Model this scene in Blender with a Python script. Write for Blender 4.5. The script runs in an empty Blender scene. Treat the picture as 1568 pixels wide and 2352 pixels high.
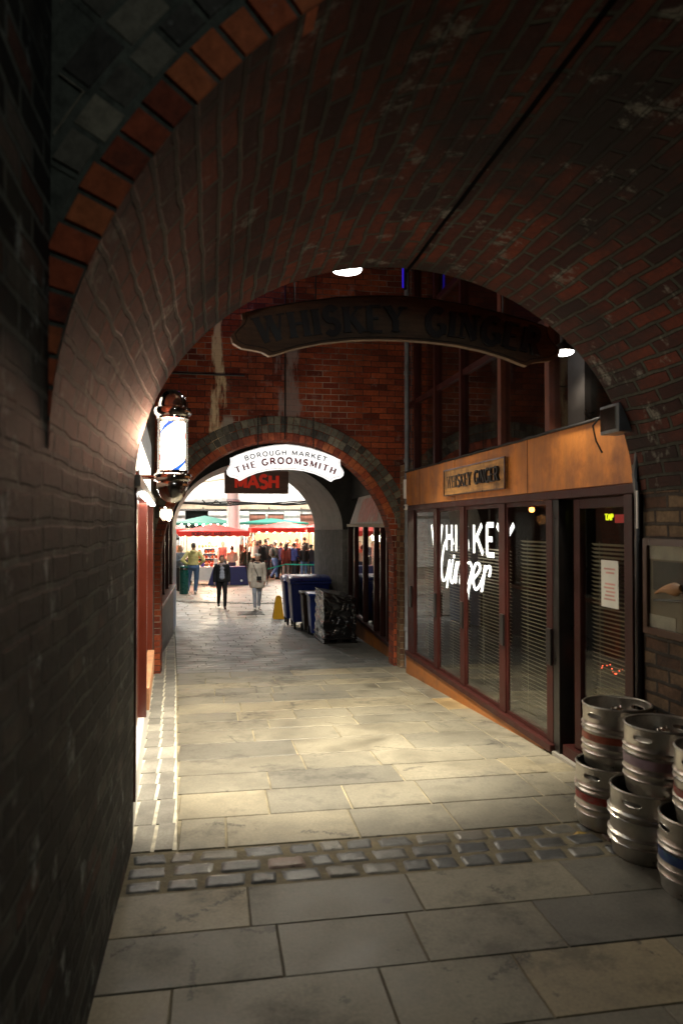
import bpy, bmesh, math, random
from mathutils import Vector, Matrix
random.seed(7)
R = math.radians
PI = math.pi
C = bpy.context.scene.collection
S = bpy.context.scene

# ------------------------------------------------------------------ camera, world, exposure
cd = bpy.data.cameras.new('camera')
cam = bpy.data.objects.new('camera', cd); C.objects.link(cam)
cam.location = (0, 0, 1.74)
cam.rotation_euler = (R(90 + 1.02), 0, R(-9.84))
cd.sensor_fit = 'VERTICAL'; cd.sensor_height = 36; cd.lens = 36 * 1689 / 2352
cd.clip_start = 0.05; cd.clip_end = 300
cd.dof.use_dof = True; cd.dof.focus_distance = 13.0; cd.dof.aperture_fstop = 2.6
S.camera = cam
S.view_settings.view_transform = 'Standard'; S.view_settings.look = 'None'
S.view_settings.exposure = 0.0; S.view_settings.gamma = 1
w = bpy.data.worlds.new('World'); S.world = w; w.use_nodes = True
wn = w.node_tree; bg = wn.nodes['Background']
sky = wn.nodes.new('ShaderNodeTexSky'); sky.sky_type = 'NISHITA'; sky.sun_disc = False
sky.sun_elevation = R(-4); sky.sun_rotation = R(200)
wn.links.new(sky.outputs[0], bg.inputs[0]); bg.inputs[1].default_value = 0.02
try:
    S.cycles.max_bounces = 8; S.cycles.diffuse_bounces = 4; S.cycles.glossy_bounces = 4
    S.cycles.transmission_bounces = 6; S.cycles.transparent_max_bounces = 12
    S.cycles.sample_clamp_indirect = 4; S.cycles.use_denoising = True
    S.cycles.caustics_reflective = False; S.cycles.caustics_refractive = False
    S.cycles.blur_glossy = 0.5
except Exception:
    pass

# ------------------------------------------------------------------ helpers
def gz(y):
    pts = [(-99, 0), (5, 0), (10, -.27), (20, -.80), (24, -.82), (199, -.82)]
    for (a, b), (c, d) in zip(pts, pts[1:]):
        if y <= c: return b + (d - b) * (y - a) / (c - a)

class MB:
    def __init__(s): s.v = []; s.f = []; s.t = []; s.uv = []; s.sm = []
    def face(s, pts, tint=0.5, uv=None, smooth=False):
        n = len(s.v); s.v += [tuple(p) for p in pts]; s.f.append(tuple(range(n, n + len(pts))))
        s.t.append(tint); s.uv.append(uv or [(0, 0)] * len(pts)); s.sm.append(smooth)
    def mesh(s, vs, fs, tint=0.5, smooth=False, uvs=None):
        n = len(s.v); s.v += [tuple(p) for p in vs]
        for f in fs:
            s.f.append(tuple(n + i for i in f)); s.t.append(tint)
            s.uv.append([uvs[i] for i in f] if uvs else [(0, 0)] * len(f)); s.sm.append(smooth)
        return s
    def box(s, a, b, tint=0.5, M=None, uvw=True):
        (x0, y0, z0), (x1, y1, z1) = a, b
        if x0 > x1: x0, x1 = x1, x0
        if y0 > y1: y0, y1 = y1, y0
        if z0 > z1: z0, z1 = z1, z0
        vs = [Vector(p) for p in ((x0,y0,z0),(x1,y0,z0),(x1,y1,z0),(x0,y1,z0),(x0,y0,z1),(x1,y0,z1),(x1,y1,z1),(x0,y1,z1))]
        fs = [(0,3,2,1),(4,5,6,7),(0,1,5,4),(1,2,6,5),(2,3,7,6),(3,0,4,7)]
        ax = [(0,1),(0,1),(0,2),(1,2),(0,2),(1,2)]
        for f, (i, j) in zip(fs, ax):
            s.face([(M @ vs[k]) if M else vs[k] for k in f], tint, [(vs[k][i], vs[k][j]) for k in f])
        return s
    def bevbox(s, a, b, r=.01, tint=.5, M=None):
        # box with chamfered top and side edges
        bm = bmesh.new(); bmesh.ops.create_cube(bm, size=1)
        for v in bm.verts:
            v.co = Vector([(a[i] + b[i]) / 2 + v.co[i] * (b[i] - a[i]) for i in range(3)])
        bmesh.ops.bevel(bm, geom=bm.edges[:], offset=r, segments=2, affect='EDGES', profile=.6)
        return s.addbm(bm, tint, M)
    def addbm(s, bm, tint=.5, M=None, smooth=False):
        bm.verts.index_update()
        s.mesh([(M @ v.co) if M else v.co.copy() for v in bm.verts], [[v.index for v in f.verts] for f in bm.faces], tint, smooth)
        bm.free(); return s
    def tube(s, pts, r, n=8, tint=.5, cap=True):
        pts = [Vector(p) for p in pts]
        rs = r if isinstance(r, (list, tuple)) else [r] * len(pts)
        vs = []; up = None
        for i, p in enumerate(pts):
            d = (pts[min(i+1, len(pts)-1)] - pts[max(i-1, 0)]).normalized()
            if up is None or abs(d.dot(up)) > .98:
                up = Vector((0,0,1)) if abs(d.z) < .9 else Vector((1,0,0))
            a = d.cross(up).normalized(); b = a.cross(d).normalized(); up = b
            for k in range(n):
                t = 2*PI*k/n; vs.append(p + (a*math.cos(t) + b*math.sin(t))*rs[i])
        fs = []
        for i in range(len(pts)-1):
            for k in range(n):
                k2 = (k+1) % n; fs.append((i*n+k, i*n+k2, (i+1)*n+k2, (i+1)*n+k))
        s.mesh(vs, fs, tint, True)
        if cap:
            s.mesh(vs[:n], [tuple(range(n))[::-1]], tint); s.mesh(vs[-n:], [tuple(range(n))], tint)
        return s
    def lathe(s, prof, c=(0,0,0), n=32, tint=.5, a0=0, a1=2*PI, M=None):
        full = abs(a1-a0-2*PI) < 1e-6; m = n if full else n+1
        vs = []
        for (r, z) in prof:
            for k in range(m):
                t = a0 + (a1-a0)*k/n; p = Vector((c[0]+r*math.cos(t), c[1]+r*math.sin(t), c[2]+z))
                vs.append(M @ p if M else p)
        fs = []
        for i in range(len(prof)-1):
            for k in range(n):
                k2 = (k+1) % m; fs.append((i*m+k, i*m+k2, (i+1)*m+k2, (i+1)*m+k))
        return s.mesh(vs, fs, tint, True)
    def build(s, name, m, parent=None, sharp=35):
        me = bpy.data.meshes.new(name); me.from_pydata(s.v, [], s.f)
        at = me.attributes.new('tint', 'FLOAT', 'FACE'); at.data.foreach_set('value', s.t)
        ul = me.uv_layers.new(name='UVMap'); flat = [c for f in s.uv for p in f for c in p]
        ul.data.foreach_set('uv', flat)
        me.polygons.foreach_set('use_smooth', s.sm); me.update()
        if any(s.sm):
            try: me.set_sharp_from_angle(angle=R(sharp))
            except Exception: pass
        if m is not None: me.materials.append(m)
        o = bpy.data.objects.new(name, me); C.objects.link(o)
        if parent is not None: o.parent = parent
        return o

def tag(o, label=None, cat=None, group=None, kind=None):
    if label: o['label'] = label
    if cat: o['category'] = cat
    if group: o['group'] = group
    if kind: o['kind'] = kind
    return o
def thing(name, label, cat, loc=(0,0,0), rz=0, group=None):
    o = bpy.data.objects.new(name, None); C.objects.link(o); o.empty_display_size = .1
    o.location = loc; o.rotation_euler = (0, 0, rz)
    return tag(o, label, cat, group)
def lamp(name, kind, loc, energy, color=(1, .9, .75), size=.1, parent=None, target=None, **kw):
    l = bpy.data.lights.new(name, kind); l.energy = energy; l.color = color
    if kind == 'AREA': l.shape = kw.get('shape', 'DISK'); l.size = size; l.size_y = kw.get('size_y', size)
    else: l.shadow_soft_size = size
    if kind == 'SPOT': l.spot_size = kw.get('angle', R(120)); l.spot_blend = kw.get('blend', .5)
    o = bpy.data.objects.new(name, l); C.objects.link(o); o.location = loc
    if target is not None:
        o.rotation_euler = (Vector(target) - Vector(loc)).to_track_quat('-Z', 'Y').to_euler()
    if parent is not None:
        o.parent = parent; o.location = Vector(loc) - Vector(parent.location)
    return o

# ------------------------------------------------------------------ materials
def nt(name):
    m = bpy.data.materials.new(name); m.use_nodes = True
    t = m.node_tree; b = t.nodes['Principled BSDF']; return m, t, b
def N(t, typ, **kw):
    n = t.nodes.new(typ)
    for k, v in kw.items():
        if k.startswith('i_'): n.inputs[k[2:].replace('_', ' ')].default_value = v
        else: setattr(n, k, v)
    return n
def mix(t, a, b, f, blend='MIX'):
    n = t.nodes.new('ShaderNodeMix'); n.data_type = 'RGBA'; n.blend_type = blend
    for sock, val in ((n.inputs[6], a), (n.inputs[7], b), (n.inputs[0], f)):
        if hasattr(val, 'links') or isinstance(val, bpy.types.NodeSocket): t.links.new(val, sock)
        elif isinstance(val, (int, float)): sock.default_value = val
        else: sock.default_value = (*val, 1)
    return n.outputs[2]
def ramp(t, fac, stops):
    n = t.nodes.new('ShaderNodeValToRGB'); t.links.new(fac, n.inputs[0]); e = n.color_ramp.elements
    while len(e) < len(stops): e.new(.5)
    for k, (p, c) in enumerate(stops):
        e[k].position = p; e[k].color = (*c, 1) if isinstance(c, (tuple, list)) else (c, c, c, 1)
    return n.outputs[0]
def math_(t, op, a, b=None, c=None):
    n = t.nodes.new('ShaderNodeMath'); n.operation = op
    for i, v in enumerate((a, b, c)):
        if v is None: continue
        if isinstance(v, (int, float)): n.inputs[i].default_value = v
        else: t.links.new(v, n.inputs[i])
    return n.outputs[0]

def mat(name, col, rough=.6, metal=0, var=.35, scale=6, bump=.0, bscale=40, tint=0, spec=.5, dirt=None, dscale=2, aniso=None, coat=0):
    m, t, b = nt(name); co = N(t, 'ShaderNodeTexCoord')
    no = N(t, 'ShaderNodeTexNoise', i_Scale=scale, i_Detail=6.0, i_Roughness=.65)
    t.links.new(co.outputs['Object'], no.inputs['Vector'])
    if aniso:
        mp = N(t, 'ShaderNodeMapping'); mp.inputs['Scale'].default_value = aniso
        t.links.new(co.outputs['Object'], mp.inputs[0]); t.links.new(mp.outputs[0], no.inputs['Vector'])
    lo = tuple(c*(1-var) for c in col); hi = tuple(min(1, c*(1+var)) for c in col)
    c = ramp(t, no.outputs['Fac'], [(.3, lo), (.7, hi)])
    if tint:
        at = N(t, 'ShaderNodeAttribute', attribute_name='tint')
        f = ramp(t, at.outputs['Fac'], [(0, 1-tint), (1, 1+tint)])
        c = mix(t, c, f, 1.0, 'MULTIPLY')
        if tint > 0: 
            c = c
    if dirt is not None:
        n2 = N(t, 'ShaderNodeTexNoise', i_Scale=dscale, i_Detail=8.0, i_Roughness=.7)
        t.links.new(co.outputs['Object'], n2.inputs['Vector'])
        c = mix(t, c, dirt, ramp(t, n2.outputs['Fac'], [(.48, 0.), (.66, .85)]))
    t.links.new(c, b.inputs['Base Color'])
    b.inputs['Metallic'].default_value = metal; b.inputs['Specular IOR Level'].default_value = spec
    b.inputs['Coat Weight'].default_value = coat
    rr = ramp(t, no.outputs['Fac'], [(.3, max(.03, rough-.1)), (.7, min(1, rough+.1))])
    t.links.new(rr, b.inputs['Roughness'])
    if bump:
        n3 = N(t, 'ShaderNodeTexNoise', i_Scale=bscale, i_Detail=6.0)
        t.links.new(co.outputs['Object'], n3.inputs['Vector'])
        bp = N(t, 'ShaderNodeBump', i_Strength=bump, i_Distance=.01); t.links.new(n3.outputs['Fac'], bp.inputs['Height'])
        t.links.new(bp.outputs[0], b.inputs['Normal'])
    return m

def emis(name, col, strength):
    m, t, b = nt(name); b.inputs['Base Color'].default_value = (*col, 1)
    b.inputs['Emission Color'].default_value = (*col, 1); b.inputs['Emission Strength'].default_value = strength
    return m

def brick(name, stops, mortar, bw=.235, rh=.084, ms=.010, soot=(.012,.011,.010), soot_amt=.5, soot_scale=1.3, stain=(.35,.35,.33), stain_amt=0, bump=.6, warp=.012, rough=.8, streak=None, grey_low=None, offset=.5, mortar_var=None):
    m, t, b = nt(name); uv = N(t, 'ShaderNodeUVMap'); co = N(t, 'ShaderNodeTexCoord')
    wn_ = N(t, 'ShaderNodeTexNoise', i_Scale=3.5, i_Detail=3.0); t.links.new(uv.outputs[0], wn_.inputs['Vector'])
    vm = N(t, 'ShaderNodeVectorMath', operation='MULTIPLY_ADD'); t.links.new(wn_.outputs['Color'], vm.inputs[0])
    vm.inputs[1].default_value = (warp*2, warp*2, 0); t.links.new(uv.outputs[0], vm.inputs[2])
    bt = N(t, 'ShaderNodeTexBrick', offset=offset); t.links.new(vm.outputs[0], bt.inputs['Vector'])
    for k, v in (('Scale', 1.0), ('Mortar Size', ms), ('Mortar Smooth', .35), ('Bias', 0.0), ('Brick Width', bw), ('Row Height', rh)):
        bt.inputs[k].default_value = v
    bt.inputs['Color1'].default_value = (0, 0, 0, 1); bt.inputs['Color2'].default_value = (1, 1, 1, 1); bt.inputs['Mortar'].default_value = (.5, .5, .5, 1)
    col = ramp(t, bt.outputs['Color'], stops)
    nf = N(t, 'ShaderNodeTexNoise', i_Scale=28.0, i_Detail=8.0, i_Roughness=.7); t.links.new(uv.outputs[0], nf.inputs['Vector'])
    col = mix(t, col, ramp(t, nf.outputs['Fac'], [(.25, .45), (.75, 1.5)]), .8, 'MULTIPLY')
    nl = N(t, 'ShaderNodeTexNoise', i_Scale=soot_scale, i_Detail=8.0, i_Roughness=.68); t.links.new(co.outputs['Object'], nl.inputs['Vector'])
    if grey_low:
        zlo, zhi, gcol = grey_low
        sp = N(t, 'ShaderNodeSeparateXYZ'); t.links.new(co.outputs['Object'], sp.inputs[0])
        zz = math_(t, 'ADD', sp.outputs[2], math_(t, 'MULTIPLY', math_(t, 'SUBTRACT', nl.outputs['Fac'], .5), 1.6))
        mr = N(t, 'ShaderNodeMapRange'); t.links.new(zz, mr.inputs[0]); mr.inputs[1].default_value = zlo; mr.inputs[2].default_value = zhi; mr.inputs[3].default_value = 1; mr.inputs[4].default_value = 0
        gc = mix(t, gcol, ramp(t, bt.outputs['Color'], [(0, .5), (1, 1.6)]), 1.0, 'MULTIPLY')
        gc = mix(t, gc, ramp(t, nf.outputs['Fac'], [(.25, .5), (.75, 1.5)]), .8, 'MULTIPLY')
        col = mix(t, col, gc, mr.outputs[0])
    mc = mix(t, mortar, ramp(t, nf.outputs['Fac'], [(.3, .6), (.7, 1.4)]), 1.0, 'MULTIPLY')
    if mortar_var:
        nm = N(t, 'ShaderNodeTexNoise', i_Scale=.9, i_Detail=5.0); t.links.new(uv.outputs[0], nm.inputs['Vector'])
        mc = mix(t, mc, mortar_var, ramp(t, nm.outputs['Fac'], [(.5, 0.), (.62, 1.)]))
    col = mix(t, col, mc, bt.outputs['Fac'])
    col = mix(t, col, soot, ramp(t, nl.outputs['Fac'], [(.43, 0.), (.60, soot_amt)]))
    if stain_amt:
        ns = N(t, 'ShaderNodeTexNoise', i_Scale=4.5, i_Detail=10.0, i_Roughness=.75); t.links.new(co.outputs['Object'], ns.inputs['Vector'])
        col = mix(t, col, stain, ramp(t, ns.outputs['Fac'], [(.575, 0.), (.66, stain_amt)]))
    if streak:   # a lime run down the wall: x centre, half width, z low, z high
        for (cx, hw, z0, z1, sc, am) in streak:
            sp = N(t, 'ShaderNodeSeparateXYZ'); t.links.new(co.outputs['Object'], sp.inputs[0])
            nn = N(t, 'ShaderNodeTexNoise', i_Scale=9.0, i_Detail=9.0, i_Roughness=.7); mp = N(t, 'ShaderNodeMapping'); mp.inputs['Scale'].default_value = (1, 1, .22)
            t.links.new(co.outputs['Object'], mp.inputs[0]); t.links.new(mp.outputs[0], nn.inputs['Vector'])
            dx = math_(t, 'ABSOLUTE', math_(t, 'SUBTRACT', sp.outputs[0], cx))
            a = math_(t, 'SUBTRACT', 1.0, math_(t, 'DIVIDE', dx, hw))
            a = math_(t, 'ADD', a, math_(t, 'MULTIPLY', math_(t, 'SUBTRACT', nn.outputs['Fac'], .5), 3.2))
            zr = N(t, 'ShaderNodeMapRange', interpolation_type='SMOOTHSTEP'); t.links.new(sp.outputs[2], zr.inputs[0]); zr.inputs[1].default_value = z0; zr.inputs[2].default_value = z0+.12
            zr2 = N(t, 'ShaderNodeMapRange', interpolation_type='SMOOTHSTEP'); t.links.new(sp.outputs[2], zr2.inputs[0]); zr2.inputs[1].default_value = z1+.1; zr2.inputs[2].default_value = z1
            f = math_(t, 'MULTIPLY', ramp(t, a, [(.35, 0.), (.75, 1.)]), math_(t, 'MULTIPLY', zr.outputs[0], zr2.outputs[0]))
            col = mix(t, col, sc, math_(t, 'MULTIPLY', f, am))
    t.links.new(col, b.inputs['Base Color']); b.inputs['Roughness'].default_value = rough
    b.inputs['Specular IOR Level'].default_value = .35
    h = math_(t, 'SUBTRACT', math_(t, 'MULTIPLY', nf.outputs['Fac'], .35), bt.outputs['Fac'])
    h = math_(t, 'ADD', h, math_(t, 'MULTIPLY', bt.outputs['Color'], .35))
    bp = N(t, 'ShaderNodeBump', i_Strength=bump, i_Distance=.012); t.links.new(h, bp.inputs['Height'])
    t.links.new(bp.outputs[0], b.inputs['Normal'])
    return m

def glassmat(name, tint=(.9, .92, .9), refl=1.0):
    m = bpy.data.materials.new(name); m.use_nodes = True; t = m.node_tree
    t.nodes.remove(t.nodes['Principled BSDF']); out = t.nodes['Material Output']
    tr = N(t, 'ShaderNodeBsdfTransparent'); tr.inputs[0].default_value = (*tint, 1)
    gl = N(t, 'ShaderNodeBsdfGlossy'); gl.inputs['Roughness'].default_value = .015
    lw = N(t, 'ShaderNodeLayerWeight'); lw.inputs[0].default_value = .5
    f = math_(t, 'ADD', .045*refl, math_(t, 'MULTIPLY', math_(t, 'POWER', lw.outputs['Facing'], 4.0), .85))
    mx = N(t, 'ShaderNodeMixShader'); t.links.new(f, mx.inputs[0]); t.links.new(tr.outputs[0], mx.inputs[1]); t.links.new(gl.outputs[0], mx.inputs[2])
    t.links.new(mx.outputs[0], out.inputs[0]); return m

def slabmat(name, stops, speck=True, rough=.55):
    m, t, b = nt(name); co = N(t, 'ShaderNodeTexCoord'); at = N(t, 'ShaderNodeAttribute', attribute_name='tint')
    c = ramp(t, at.outputs['Fac'], stops)
    n1 = N(t, 'ShaderNodeTexNoise', i_Scale=2.2, i_Detail=9.0, i_Roughness=.65); t.links.new(co.outputs['Object'], n1.inputs['Vector'])
    c = mix(t, c, ramp(t, n1.outputs['Fac'], [(.3, .5), (.7, 1.4)]), 1.0, 'MULTIPLY')
    n2 = N(t, 'ShaderNodeTexNoise', i_Scale=60.0, i_Detail=5.0, i_Roughness=.7); t.links.new(co.outputs['Object'], n2.inputs['Vector'])
    c = mix(t, c, ramp(t, n2.outputs['Fac'], [(.3, .75), (.7, 1.25)]), .8, 'MULTIPLY')
    if speck:   # trodden gum and oil spots
        vo = N(t, 'ShaderNodeTexVoronoi', i_Scale=3.4); vo.inputs['Randomness'].default_value = 1
        wv = N(t, 'ShaderNodeVectorMath', operation='MULTIPLY_ADD'); t.links.new(n2.outputs['Color'], wv.inputs[0]); wv.inputs[1].default_value = (.09,.09,.09); t.links.new(co.outputs['Object'], wv.inputs[2])
        t.links.new(wv.outputs[0], vo.inputs['Vector'])
        sz = math_(t, 'MULTIPLY', N_sep(t, vo.outputs['Color']), .10)
        sp = math_(t, 'LESS_THAN', vo.outputs['Distance'], sz)
        c = mix(t, c, (.03, .028, .024), math_(t, 'MULTIPLY', sp, .55))
        n4 = N(t, 'ShaderNodeTexNoise', i_Scale=1.1, i_Detail=10.0, i_Roughness=.75); t.links.new(co.outputs['Object'], n4.inputs['Vector'])
        cr = N(t, 'ShaderNodeTexVoronoi', feature='DISTANCE_TO_EDGE', i_Scale=.9); t.links.new(wv.outputs[0], cr.inputs['Vector'])
        c = mix(t, c, (.03, .028, .022), math_(t, 'MULTIPLY', math_(t, 'LESS_THAN', cr.outputs[0], .006), math_(t, 'MULTIPLY', math_(t, 'GREATER_THAN', n1.outputs['Fac'], .53), .7)))
        c = mix(t, c, (.035, .032, .028), ramp(t, n4.outputs['Fac'], [(.50, 0.), (.62, .72)]))
    t.links.new(c, b.inputs['Base Color'])
    r_ = ramp(t, n1.outputs['Fac'], [(.3, rough-.14), (.7, rough+.14)]); t.links.new(r_, b.inputs['Roughness'])
    bp = N(t, 'ShaderNodeBump', i_Strength=.3, i_Distance=.01)
    t.links.new(math_(t, 'ADD', math_(t, 'MULTIPLY', n2.outputs['Fac'], .4), n1.outputs['Fac']), bp.inputs['Height'])
    t.links.new(bp.outputs[0], b.inputs['Normal']); return m
def N_sep(t, sock):
    s = t.nodes.new('ShaderNodeSeparateColor'); t.links.new(sock, s.inputs[0]); return s.outputs[0]

M = {}
red = [(0, (.13,.022,.012)), (.35, (.30,.055,.020)), (.7, (.42,.095,.032)), (1, (.20,.035,.02))]
M['vault'] = brick('vault_brick', [(0, (.028,.005,.004)), (.35, (.085,.013,.005)), (.7, (.175,.030,.009)), (1, (.035,.007,.005))], (.068,.072,.054), ms=.012, soot_amt=.85, soot_scale=1.0, stain_amt=.75, stain=(.30,.31,.27), grey_low=(1.7, 2.4, (.085,.040,.030)), bump=2.0, warp=.026)
M['nearwall'] = brick('sooty_brick', [(0, (.006,.006,.006)), (.4, (.022,.022,.019)), (.7, (.058,.055,.044)), (.88, (.12,.115,.098)), (1, (.10,.035,.022))], (.11,.12,.105), ms=.013, soot_amt=.9, soot_scale=1.7, stain_amt=.9, stain=(.42,.47,.46), bump=2.2, warp=.02)
M['rightwall'] = brick('brown_brick', [(0, (.10,.05,.03)), (.5, (.19,.12,.07)), (.8, (.24,.17,.10)), (1, (.20,.07,.045))], (.07,.06,.05), ms=.012, soot_amt=.6, soot_scale=2, bump=1.1, warp=.02)
M['farwall'] = brick('red_brick', red, (.05,.028,.022), ms=.006, soot_amt=.45, soot_scale=1.1, bump=.45, warp=.006, stain=(.4,.33,.30), stain_amt=.28, mortar_var=(.42,.34,.28),
    streak=[(.05, .13, 2.7, 5.6, (.80,.64,.42), 1.0), (1.05, .26, 3.2, 4.3, (.30,.25,.24), .75), (.17, .16, 2.7, 3.2, (.45,.41,.36), .9)])
M['pier'] = brick('pier_brick', [(0, (.13,.05,.028)), (.5, (.24,.13,.07)), (1, (.30,.19,.10))], (.33,.28,.20), ms=.007, soot_amt=.5, bump=.5, warp=.006, mortar_var=(.10,.07,.05))
M['voussoir'] = None
def voussmat(name, stops):
    m, t, b = nt(name); co = N(t, 'ShaderNodeTexCoord'); at = N(t, 'ShaderNodeAttribute', attribute_name='tint')
    c = ramp(t, at.outputs['Fac'], stops)
    n1 = N(t, 'ShaderNodeTexNoise', i_Scale=22.0, i_Detail=9.0, i_Roughness=.7); t.links.new(co.outputs['Object'], n1.inputs['Vector'])
    c = mix(t, c, ramp(t, n1.outputs['Fac'], [(.3, .55), (.7, 1.4)]), .9, 'MULTIPLY')
    n2 = N(t, 'ShaderNodeTexNoise', i_Scale=5.0, i_Detail=9.0, i_Roughness=.75); t.links.new(co.outputs['Object'], n2.inputs['Vector'])
    c = mix(t, c, (.30,.31,.29), ramp(t, n2.outputs['Fac'], [(.62, 0.), (.72, .7)]))
    c = mix(t, c, (.02,.018,.016), ramp(t, n2.outputs['Fac'], [(.32, .7), (.46, 0.)]))
    t.links.new(c, b.inputs['Base Color']); b.inputs['Roughness'].default_value = .8
    bp = N(t, 'ShaderNodeBump', i_Strength=.6, i_Distance=.01); t.links.new(n1.outputs['Fac'], bp.inputs['Height']); t.links.new(bp.outputs[0], b.inputs['Normal'])
    return m
M['orange_v'] = voussmat('orange_voussoir', [(0, (.19,.038,.018)), (.5, (.40,.085,.032)), (1, (.46,.13,.045))])
M['grey_v'] = voussmat('grey_voussoir', [(0, (.05,.048,.042)), (.5, (.13,.125,.10)), (1, (.24,.22,.16))])
M['mortar'] = mat('old_mortar', (.075,.085,.07), .9, var=.5, scale=20, bump=.6)
M['slab'] = slabmat('york_stone', [(0, (.13,.125,.105)), (.35, (.20,.185,.14)), (.6, (.26,.235,.17)), (.85, (.31,.265,.17)), (1, (.36,.26,.13))])
M['slabdark'] = slabmat('grey_paviour', [(0, (.10,.105,.10)), (.5, (.145,.15,.14)), (1, (.21,.205,.18))])
M['sett'] = slabmat('granite_sett', [(0, (.07,.078,.084)), (.5, (.13,.135,.132)), (.8, (.20,.19,.155)), (1, (.22,.15,.12))], speck=True, rough=.42)
M['kerb'] = slabmat('granite_kerb', [(0, (.20,.19,.165)), (1, (.36,.34,.29))], speck=False, rough=.7)
M['joint'] = mat('pale_mortar', (.66,.62,.50), .9, var=.4, scale=12, bump=.5)
M['bed'] = mat('dark_jointing', (.12,.105,.075), .9, var=.5, scale=5, bump=.6, dirt=(.26,.22,.14), dscale=1.3)
M['plaza'] = slabmat('plaza_paving', [(0, (.17,.15,.12)), (1, (.24,.21,.16))])
M['redwood'] = mat('oxblood_paint', (.036,.007,.005), .5, var=.3, scale=5, bump=.12, bscale=60, spec=.3)
M['doorred'] = mat('rust_red_door_paint', (.095,.016,.007), .35, var=.3, scale=3, bump=.15, coat=.2)
M['blackpaint'] = mat('black_paint', (.014,.012,.011), .35, var=.3)
M['orangeply'] = mat('orange_ply', (.44,.155,.026), .52, var=.35, scale=2.6, bump=.2, dirt=(.20,.065,.02), dscale=2.4, aniso=(1,2.2,.5))
M['plank'] = mat('weathered_plank', (.40,.20,.055), .6, var=.4, scale=3, bump=.4, aniso=(1,1.2,14), dirt=(.10,.05,.02), dscale=5)
M['darkplank'] = mat('dark_sign_timber', (.15,.095,.052), .6, var=.45, scale=3, bump=.4, aniso=(1.2,1,14), dirt=(.06,.04,.03), dscale=3)
M['letterblack'] = mat('black_lettering', (.012,.012,.013), .5, var=.2)
M['metal'] = mat('worn_steel', (.50,.48,.44), .36, metal=1, var=.2, scale=9, dirt=(.36,.34,.31), dscale=6)
M['chrome'] = mat('chrome', (.75,.72,.68), .08, metal=1, var=.06)
M['iron'] = mat('dark_iron', (.05,.048,.045), .5, metal=.6, var=.3, scale=20, bump=.2)
M['greypipe'] = mat('grey_pipe_paint', (.16,.17,.19), .4, var=.25)
M['white'] = mat('white_paint', (.78,.77,.73), .55, var=.06)
M['whitewash'] = mat('white_painted_render', (.62,.62,.61), .6, var=.10, scale=4, bump=.4, bscale=12, dirt=(.40,.39,.37), dscale=2.5)
M['barrel'] = mat('painted_tunnel_lining', (.42,.40,.37), .5, var=.15, scale=5, bump=.3, bscale=14, dirt=(.26,.24,.21), dscale=3, aniso=(1,.4,1))
M['bluewash'] = mat('blue_grey_painted_brick', (.44,.50,.66), .55, var=.2, scale=8, bump=.9, bscale=22)
M['boardgrey'] = mat('streaky_grey_boarding', (.17,.165,.145), .7, var=.55, scale=5, bump=.6, aniso=(5,5,.35), dirt=(.30,.29,.26), dscale=6)
M['darkwall'] = mat('sooty_render', (.04,.037,.033), .8, var=.5, scale=5, bump=.7)
M['glass'] = glassmat('window_glass')
M['blind'] = mat('dusty_blind_slat', (.44,.40,.31), .6, var=.15)
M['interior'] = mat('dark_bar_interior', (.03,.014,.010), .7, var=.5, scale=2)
M['amber'] = emis('amber_bulb', (1, .30, .06), 14)
M['redglow'] = emis('red_fairy_light', (1, .12, .05), 6)
M['neonwhite'] = emis('white_neon', (1, .96, .93), 3.2)
M['reflectyellow'] = emis('yellow_reflection', (.8, .85, .02), 1.4)
M['lampwhite'] = emis('lamp_diffuser', (1, .97, .92), 25)
M['redsign'] = mat('red_notice', (.55,.02,.015), .5, var=.1)
M['paper'] = mat('white_paper', (.72,.74,.68), .7, var=.04)
M['bin_blue'] = mat('navy_bin_plastic', (.018,.035,.23), .33, var=.12, scale=4, bump=.08)
M['bin_blue2'] = mat('bright_blue_bin_plastic', (.03,.07,.42), .35, var=.1)
M['bin_brown'] = mat('brown_bin_plastic', (.035,.018,.010), .4, var=.1)
M['rubber'] = mat('black_rubber', (.012,.012,.012), .6, var=.2)
M['wrap'] = mat('black_shrink_wrap', (.012,.013,.015), .17, var=.2, scale=3, bump=.0, spec=.9)
M['yellow'] = mat('yellow_sign_plastic', (.75,.38,.01), .4, var=.1)
M['bollard'] = mat('dark_green_enamel', (.006,.10,.085), .3, var=.1, coat=.3)
M['canopy_red'] = mat('red_canvas', (.75,.025,.012), .65, var=.12, scale=3)
M['canopy_green'] = mat('green_canvas', (.01,.16,.12), .65, var=.12, scale=3)
M['navycloth'] = mat('navy_cloth', (.018,.02,.09), .8, var=.2, bump=.3, bscale=6)
M['pink'] = mat('faded_pink_paint', (.50,.20,.17), .6, var=.4, scale=8, dirt=(.55,.48,.42), dscale=5)
M['mashred'] = emis('red_emissive_letters', (.75,.03,.01), .20)  # weak red emission given to the MASH letters
M['mashboard'] = mat('brown_sign_board', (.13,.06,.04), .5, var=.3, scale=3, aniso=(1,1,8))
M['greenTape'] = mat('green_barrier_tape', (.02,.42,.30), .5, var=.05)
M['steelbeam'] = mat('tan_painted_beam', (.42,.34,.25), .6, var=.25, scale=3)
M['woodslat'] = mat('brown_slats', (.26,.10,.065), .6, var=.5, scale=5, aniso=(7,1,.4))
M['framewood'] = mat('picture_frame_wood', (.06,.025,.014), .35, var=.3, coat=.3)

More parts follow.
